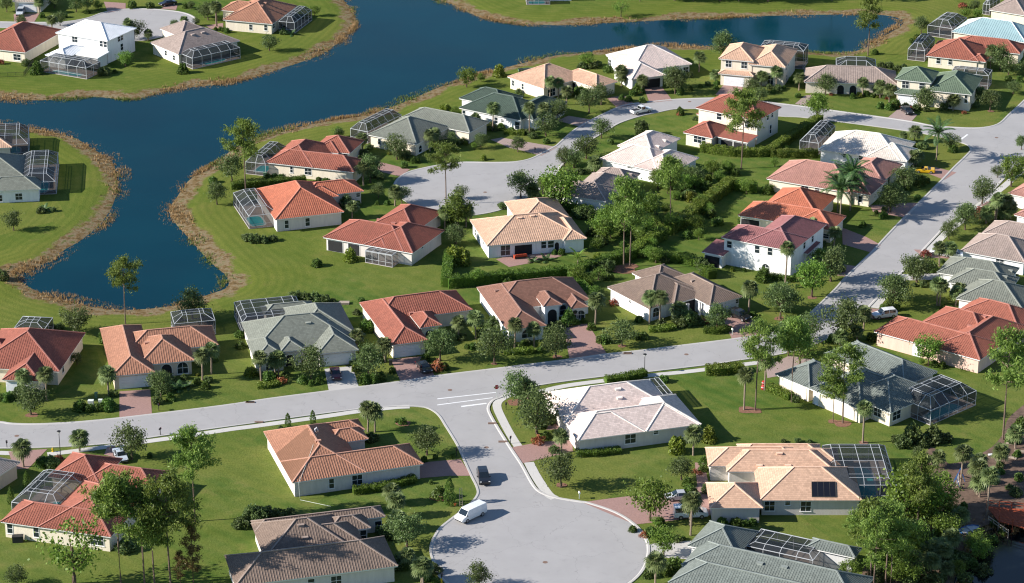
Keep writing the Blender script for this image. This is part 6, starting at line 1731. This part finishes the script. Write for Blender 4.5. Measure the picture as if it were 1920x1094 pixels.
# ------------------------------------------------------------------ people: a skinned figure, clothing split by region
M_SKIN = plain('skin', (0.42, 0.24, 0.17), .6)
M_SHIRT = plain('pale_shirt', (0.62, 0.63, 0.66), .85)
M_TROUS = plain('navy_trousers', (0.03, 0.04, 0.09), .85)
M_HAIR = plain('hair', (0.03, 0.02, 0.015), .8)
def person(loc, rz, label, mats, bend=.5):
    J = {'pelvis': (0, 0, .92), 'waist': (.05, 0, 1.05), 'chest': (.05 + bend * .35, 0, 1.32 - bend * .1), 'neck': (.05 + bend * .55, 0, 1.47 - bend * .15), 'chin': (.07 + bend * .6, 0, 1.54 - bend * .16), 'head': (.09 + bend * .66, 0, 1.67 - bend * .2),
         'hipL': (0, .1, .88), 'kneeL': (.12, .14, .48), 'ankL': (-.02, .15, .08), 'toeL': (.16, .17, .04), 'hipR': (0, -.1, .88), 'kneeR': (.02, -.14, .47), 'ankR': (-.14, -.15, .08), 'toeR': (.04, -.18, .04),
         'shL': (.05 + bend * .48, .19, 1.40 - bend * .14), 'elL': (.22 + bend * .5, .26, 1.14 - bend * .16), 'wrL': (.46 + bend * .5, .14, 1.02 - bend * .2), 'haL': (.54 + bend * .5, .11, 1.0 - bend * .2),
         'shR': (.05 + bend * .48, -.19, 1.40 - bend * .14), 'elR': (.2 + bend * .5, -.28, 1.12 - bend * .16), 'wrR': (.42 + bend * .5, -.14, .96 - bend * .2), 'haR': (.5 + bend * .5, -.1, .94 - bend * .2)}
    RAD = {'pelvis': .14, 'waist': .125, 'chest': .15, 'neck': .06, 'chin': .075, 'head': .10, 'hip': .095, 'knee': .06, 'ank': .042, 'toe': .04, 'sh': .07, 'el': .045, 'wr': .032, 'ha': .04}
    E = [('pelvis', 'waist'), ('waist', 'chest'), ('chest', 'neck'), ('neck', 'chin'), ('chin', 'head')]
    for s_ in 'LR': E += [('pelvis', 'hip' + s_), ('hip' + s_, 'knee' + s_), ('knee' + s_, 'ank' + s_), ('ank' + s_, 'toe' + s_), ('chest', 'sh' + s_), ('sh' + s_, 'el' + s_), ('el' + s_, 'wr' + s_), ('wr' + s_, 'ha' + s_)]
    ks = list(J)
    me = bpy.data.meshes.new('person'); me.from_pydata([J[k] for k in ks], [(ks.index(a), ks.index(b)) for a, b in E], [])
    o = link(bpy.data.objects.new('person', me))
    md = o.modifiers.new('skin', 'SKIN'); o.modifiers.new('sub', 'SUBSURF').levels = 1
    for i, k in enumerate(ks):
        r = RAD.get(k) or RAD[k[:-1]]
        sv = me.skin_vertices[0].data[i]; sv.radius = (r, r); sv.use_root = (k == 'pelvis')
    dg = bpy.context.evaluated_depsgraph_get()
    nm = bpy.data.meshes.new_from_object(o.evaluated_get(dg)); o.modifiers.clear(); o.data = nm
    for m_ in mats: nm.materials.append(m_)
    for pl_ in nm.polygons:
        c = pl_.center; pl_.use_smooth = True
        nd = min(ks, key=lambda k: (Vector(J[k]) - c).length)
        pl_.material_index = 0 if nd in ('chin', 'head') or nd[:2] in ('wr', 'ha') else 2 if nd[:3] in ('hip', 'kne', 'ank', 'pel') else 3 if nd[:3] == 'toe' else 1
    hd = Vector(J['head'])
    hb = MB()
    for i in range(5):
        for k in range(10):
            def sp(a, b): 
                th, ph = a * math.pi / 2 / 5, b * 2 * math.pi / 10
                return hd + Vector((-.015 + .118 * math.cos(ph) * math.cos(th), .112 * math.sin(ph) * math.cos(th), .015 + .125 * math.sin(th)))
            hb.poly([sp(i, k), sp(i, k + 1), sp(i + 1, k + 1), sp(i + 1, k)])
    hb.build('cap', mats[4], o)
    o.location = loc; o.rotation_euler = (0, 0, rz)
    tag(o, label, 'person')
    return o
hs = HOUSES['H38']; hit = hs.roof_hit('_591,815')
if hit:
    w = hs.wpt(hit[0], hit[1])
    person((w[0], w[1], hit[2] - .02), R(-60), 'person in pale shirt and navy trousers bending on the terracotta roof', [M_SKIN, M_SHIRT, M_TROUS, M_BLACK, M_SHIRT], .8)
    # pressure hose running down the slope and the wall
    m = MB(); pts = []
    for mk in ('_593,816', '_586,840', '_576,868', '_566,892'):
        q = hs.roof_hit(mk)
        if q: wq = hs.wpt(q[0], q[1]); pts.append((wq[0], wq[1], q[2] + .11))
    gq = g('_563,938'); e = pts[-1]
    dv = -hs.v
    wv = g('_560,906', 2.9); pts.append((wv[0] + dv[0] * .1, wv[1] + dv[1] * .1, 3.02)); pts.append((wv[0] + dv[0] * .2, wv[1] + dv[1] * .2, 1.4)); pts.append((gq[0], gq[1], .03)); g2 = g('_620,950'); pts.append((g2[0], g2[1], .03))
    m.tube(pts, .035, 5); tag(m.build('pressure_hose', M_PALEBOX), 'pale hose running down the roof from the worker', 'hose')

# ------------------------------------------------------------------ patio sofa, swing set, boats, boardwalk, timber
def sofa(mark, rz, label):
    p = g(mark); root = empty('outdoor_sofa', (p[0], p[1], .035), rz); tag(root, label, 'sofa')
    m = MB(); m.box(-1.25, 1.25, -.4, .45, .12, .30); m.build('base', M_BRONZE, root)
    for k in range(3):
        m = MB(); x = -1.2 + k * .8; m.box(x, x + .78, -.42, .3, .30, .5); o = m.build('seat_cushion', M_CUSH, root); weld(o, bevel=.05)
        m = MB(); m.box(x, x + .78, .22, .48, .5, .98); o = m.build('back_cushion', M_CUSH, root); weld(o, bevel=.05)
    for s_ in (-1.32, 1.2):
        m = MB(); m.box(s_, s_ + .14, -.42, .48, .1, .72); m.build('arm', M_CUSH, root)
sofa('M695,645', R(195), 'red outdoor sofa on the brick patio')
def table(mark, label):
    p = g(mark); root = empty('patio_table', (p[0], p[1], .035)); tag(root, label, 'table')
    m = MB(); m.tube([(0, 0, .7), (0, 0, .75)], .6, 14); m.build('top', M_BRONZE, root)
    m = MB(); m.tube([(0, 0, .05), (0, 0, .7)], .05, 7); m.tube([(0, 0, 0), (0, 0, .06)], .32, 10); m.build('pedestal', M_BRONZE, root)
table('M800,660', 'dark round table on the brick patio')

def swing_set():
    p = g('Z960,455'); root = empty('swing_set', (p[0], p[1], 0), R(70)); tag(root, 'blue swing set with red slide among the palms', 'play set')
    m = MB()
    for x in (-1.8, 1.8):
        for y in (-.9, .9): m.bar((x, y, 0), (x, 0, 2.3), .09)
    m.bar((-1.9, 0, 2.3), (1.9, 0, 2.3), .11); m.build('frame', M_BLUE, root)
    for x in (-.9, .3):
        s_ = MB(); s_.bar((x - .2, 0, 2.3), (x - .2, 0, .55), .025); s_.bar((x + .2, 0, 2.3), (x + .2, 0, .55), .025); s_.box(x - .24, x + .24, -.12, .12, .5, .55); s_.build('swing', M_WHITE, root)
    s_ = MB(); s_.poly([(1.5, -.3, 1.6), (1.5, .3, 1.6), (3.6, .3, .15), (3.6, -.3, .15)]); s_.bar((1.5, -.3, 1.65), (3.6, -.3, .2), .1); s_.bar((1.5, .3, 1.65), (3.6, .3, .2), .1); s_.build('slide', M_CUSH, root)
swing_set()

def boat(mark, rz, label, hull, deck, L=3.6, W=1.5, tilt=0.0):
    p = g(mark); z = gz(*p); root = empty('small_boat', (p[0], p[1], max(z, WATER_Z) + .05), rz); root.rotation_euler = (tilt, 0, rz); tag(root, label, 'boat')
    st = [(-L / 2, W * .42), (-L / 4, W * .5), (L / 8, W * .48), (L * .35, W * .3), (L / 2, .04)]
    m, dk = MB(), MB()
    for i in range(len(st) - 1):
        (x0, w0), (x1, w1) = st[i], st[i + 1]
        for s_ in (-1, 1):
            m.poly([(x0, s_ * w0 * .7, 0), (x1, s_ * w1 * .7, .05), (x1, s_ * w1, .55), (x0, s_ * w0, .5)])
        m.poly([(x0, -w0 * .7, 0), (x0, w0 * .7, 0), (x1, w1 * .7, .05), (x1, -w1 * .7, .05)])
        dk.poly([(x0, -w0 * .9, .32), (x1, -w1 * .9, .36), (x1, w1 * .9, .36), (x0, w0 * .9, .32)])
    x0, w0 = st[0]; m.poly([(x0, -w0 * .7, 0), (x0, -w0, .5), (x0, w0, .5), (x0, w0 * .7, 0)])
    m.build('hull', hull, root); dk.build('deck', deck, root)
    for x in (-L * .3, 0.0):
        q = MB(); q.box(x - .15, x + .15, -W * .42, W * .42, .33, .46); q.build('thwart', deck, root)
boat('Z1040,745', R(35), 'blue and white small boat resting on bare ground', M_BLUE, M_ALU, 4.0, 1.9, R(12))
boat('C660,520', R(12), 'dark green boat on the lake bank behind the peach house', M_GREENBOX, M_PLASTIC, 4.6, 1.5)

def boardwalk():
    a, b, c, d = (g(s_, .9) for s_ in ('Z1150,590', 'Z1394,610', 'Z1500,760', 'Z1230,690'))
    root = empty('red_boardwalk', (*((a + c) / 2), 0)); tag(root, 'red timber boardwalk with railings over the shaded pond', 'boardwalk')
    o2 = np.array((*((a + c) / 2),))
    P0, P1 = a - o2, b - o2; Q0, Q1 = d - o2, c - o2
    n = 24
    proto = None
    for k in range(n):
        t0, t1 = k / n, (k + .86) / n
        m = MB(); v = [P0 + (P1 - P0) * t0, P0 + (P1 - P0) * t1, Q0 + (Q1 - Q0) * t1, Q0 + (Q1 - Q0) * t0]
        zt = .9 + .012 * ((k * 7) % 3)
        hi = [(*q, zt) for q in v]; lo = [(*q, .78) for q in v]
        m.poly(hi[::-1])
        for i in range(4): m.poly([lo[i], lo[(i + 1) % 4], hi[(i + 1) % 4], hi[i]])
        m.build('plank', M_REDWOOD, root)
    for A, B in ((P0, P1), (Q0, Q1)):
        L = np.linalg.norm(B - A); npst = max(3, int(L / 2.0))
        for k in range(npst + 1):
            q = A + (B - A) * k / npst; m = MB(); m.bar((*q, -1.4), (*q, 2.0), .13); m.build('post', M_REDWOOD, root)
        for z in (1.45, 1.95):
            m = MB(); m.bar((*A, z), (*B, z), .1, .07); m.build('rail', M_REDWOOD, root)
    # a lower walkway leaving towards the bank
    e0, e1 = g('Z1160,690') - o2, g('Z1290,780') - o2
    for z in (.45, .9):
        m = MB(); m.bar((*e0, z), (*e1, z - .1), .1); m.build('handrail', M_WOOD, root)
    for k in range(5):
        q = e0 + (e1 - e0) * k / 4; m = MB(); m.bar((*q, -.9), (*q, 1.0), .12); m.build('rail_post', M_WOOD, root)
boardwalk()
for mk, L_, rz, lb in (('Z1210,255', 2.6, .15, 'long white board lying on the bare ground at right'), ('Z1260,222', 1.2, .9, 'short pale board on the bare ground at right'), ('Z1310,275', 1.9, -.5, 'pale plank lying beside the bare ground edge'), ('Z1370,235', 2.0, -.2, 'grey plank at the right edge of the bare ground'), ('Z1310,185', 1.8, -.3, 'pale plank near the tall pine foot')):
    p = g(mk); m = MB(); m.box(-L_ / 2, L_ / 2, -.3, .3, .02, .14); m.box(-L_ / 2 + .1, L_ / 2 - .4, -.22, .2, .14, .2); o = m.build('loose_board', M_TRIM if 'white' in lb else M_WOOD); o.location = (p[0], p[1], .01); o.rotation_euler = (0, 0, rz); tag(o, lb, 'board', 'loose boards')

# garden ornament by the palm, satellite dish, fence, banana
p = g('S42,640'); root = empty('yard_ornament', (p[0], p[1], 0)); tag(root, 'red and white yard ornament beside a palm by the street', 'ornament')
m = MB(); m.tube([(0, 0, 0), (0, 0, .25), (0, 0, .7), (0, 0, 1.0)], [.3, .42, .4, .15], 10); m.build('lower_body', M_REDP, root)
m = MB(); m.tube([(0, 0, .95), (0, 0, 1.2), (0, 0, 1.6), (0, 0, 1.8)], [.15, .33, .3, .06], 10); m.build('upper_body', M_REDP, root)
for z, r in ((.46, .425), (1.36, .33)):
    m = MB(); m.tube([(0, 0, z), (0, 0, z + .1)], r, 12); m.build('white_band', M_WHITE, root)

hs = HOUSES['H16']; hit = hs.roof_hit('C968,490')
if hit:
    u, v, z = hit
    dish = bpy.data.objects.new('satellite_dish', None); link(dish, hs.root); dish.location = (u, v, z - .1); dish.rotation_euler = (0, 0, -hs.ang)
    m = MB(); m.bar((0, 0, 0), (0, 0, 1.1), .08); m.build('mast', M_ALU, dish)
    m = MB()
    for i in range(4):
        for k in range(12):
            def dp(a, b_):
                r = .55 * a / 4; t = 2 * math.pi * b_ / 12
                return (r * math.cos(t), -.25 * (a / 4) ** 2, 1.2 + r * math.sin(t))
            m.poly([dp(i, k), dp(i + 1, k), dp(i + 1, k + 1), dp(i, k + 1)])
    m.build('reflector', M_ALU, dish)

def fence(marks, label, h=1.2):
    pts = [g(s_) for s_ in marks]; root = empty('garden_fence', (*pts[0], 0)); tag(root, label, 'fence')
    for i in range(len(pts) - 1):
        A, B = pts[i] - pts[0], pts[i + 1] - pts[0]; L = np.linalg.norm(B - A); n = max(2, int(L / 1.6))
        for k in range(n + 1):
            q = A + (B - A) * k / n; m = MB(); m.bar((*q, 0), (*q, h), .06); m.build('post', M_BLACK, root)
        for z in (.12, h - .06):
            m = MB(); m.bar((*A, z), (*B, z), .05); m.build('rail', M_BLACK, root)
        m = MB()
        for k in range(int(L / .16)):
            q = A + (B - A) * k * .16 / L; m.bar((*q, .1), (*q, h - .06), .02)
        o = m.build('pickets', M_BLACK, root); o['kind'] = 'stuff'
fence(['A-60,572', 'A175,562', 'A245,470'], 'black metal garden fence on the upper left lawn')

def banana(mark, top, label):
    p = g(mark); h = height_of(p, 0, pk(top)[1]); root = empty('banana_plant', (p[0], p[1], 0)); tag(root, label, 'plant')
    m = MB(); m.tube([(0, 0, 0), (.03, 0, h * .3), (0, 0, h * .5)], [.16, .13, .07], 8); m.build('stem', M_PALMBARK, root)
    rng = random.Random(5)
    for k in range(11):
        az = k * 2.4 + rng.uniform(-.3, .3); el = R(80 - k * 6); L_ = h * .55 * rng.uniform(.8, 1.1); q = MB()
        pts = [Vector((0, 0, h * .42))]; e = el
        for j in range(6):
            pts.append(pts[-1] + Vector((math.cos(az) * math.cos(e), math.sin(az) * math.cos(e), math.sin(e))) * L_ / 6); e -= .22
        sd_ = Vector((-math.sin(az), math.cos(az), 0))
        ws = [.03, .12, .24, .28, .25, .16, .01]
        for j in range(6):
            for s_ in (-1, 1):
                q.poly([pts[j], pts[j + 1], pts[j + 1] + sd_ * s_ * ws[j + 1] + Vector((0, 0, .05)), pts[j] + sd_ * s_ * ws[j] + Vector((0, 0, .05))])
        q.build('leaf', L_TREE, root)
banana('M1175,740', 'M1175,525', 'large-leaved banana plant at the corner of the hedge')

# mulch rings round yard trees
MULCH_Z = .004
for mk, r in (('O268,885', 1.1), ('Q1180,845', .9), ('R205,845', .8), ('R1530,615', 1.1), ('K990,975', .9), ('W525,270', 1.5), ('S595,880', 1.5), ('S530,865', .9), ('_1400,769', 1.6), ('_1416,771', 1.2), ('S745,1015', .8), ('U1335,205', 1.3), ('M1560,740', 2.6), ('M1610,712', 1.6), ('U1600,720', 1.8), ('Q655,905', .6), ('X1045,270', .9), ('E1550,1090', .8)):
    c = g(mk); pts = [(c[0] + r * (1 + .15 * math.sin(3 * t + r * 9)) * math.cos(t), c[1] + r * (1 + .12 * math.cos(2 * t)) * math.sin(t)) for t in np.linspace(0, 2 * math.pi, 18, endpoint=False)]
    MULCH_Z += .004; sheet('mulch_bed', pts, MULCH_Z, M_MULCH)
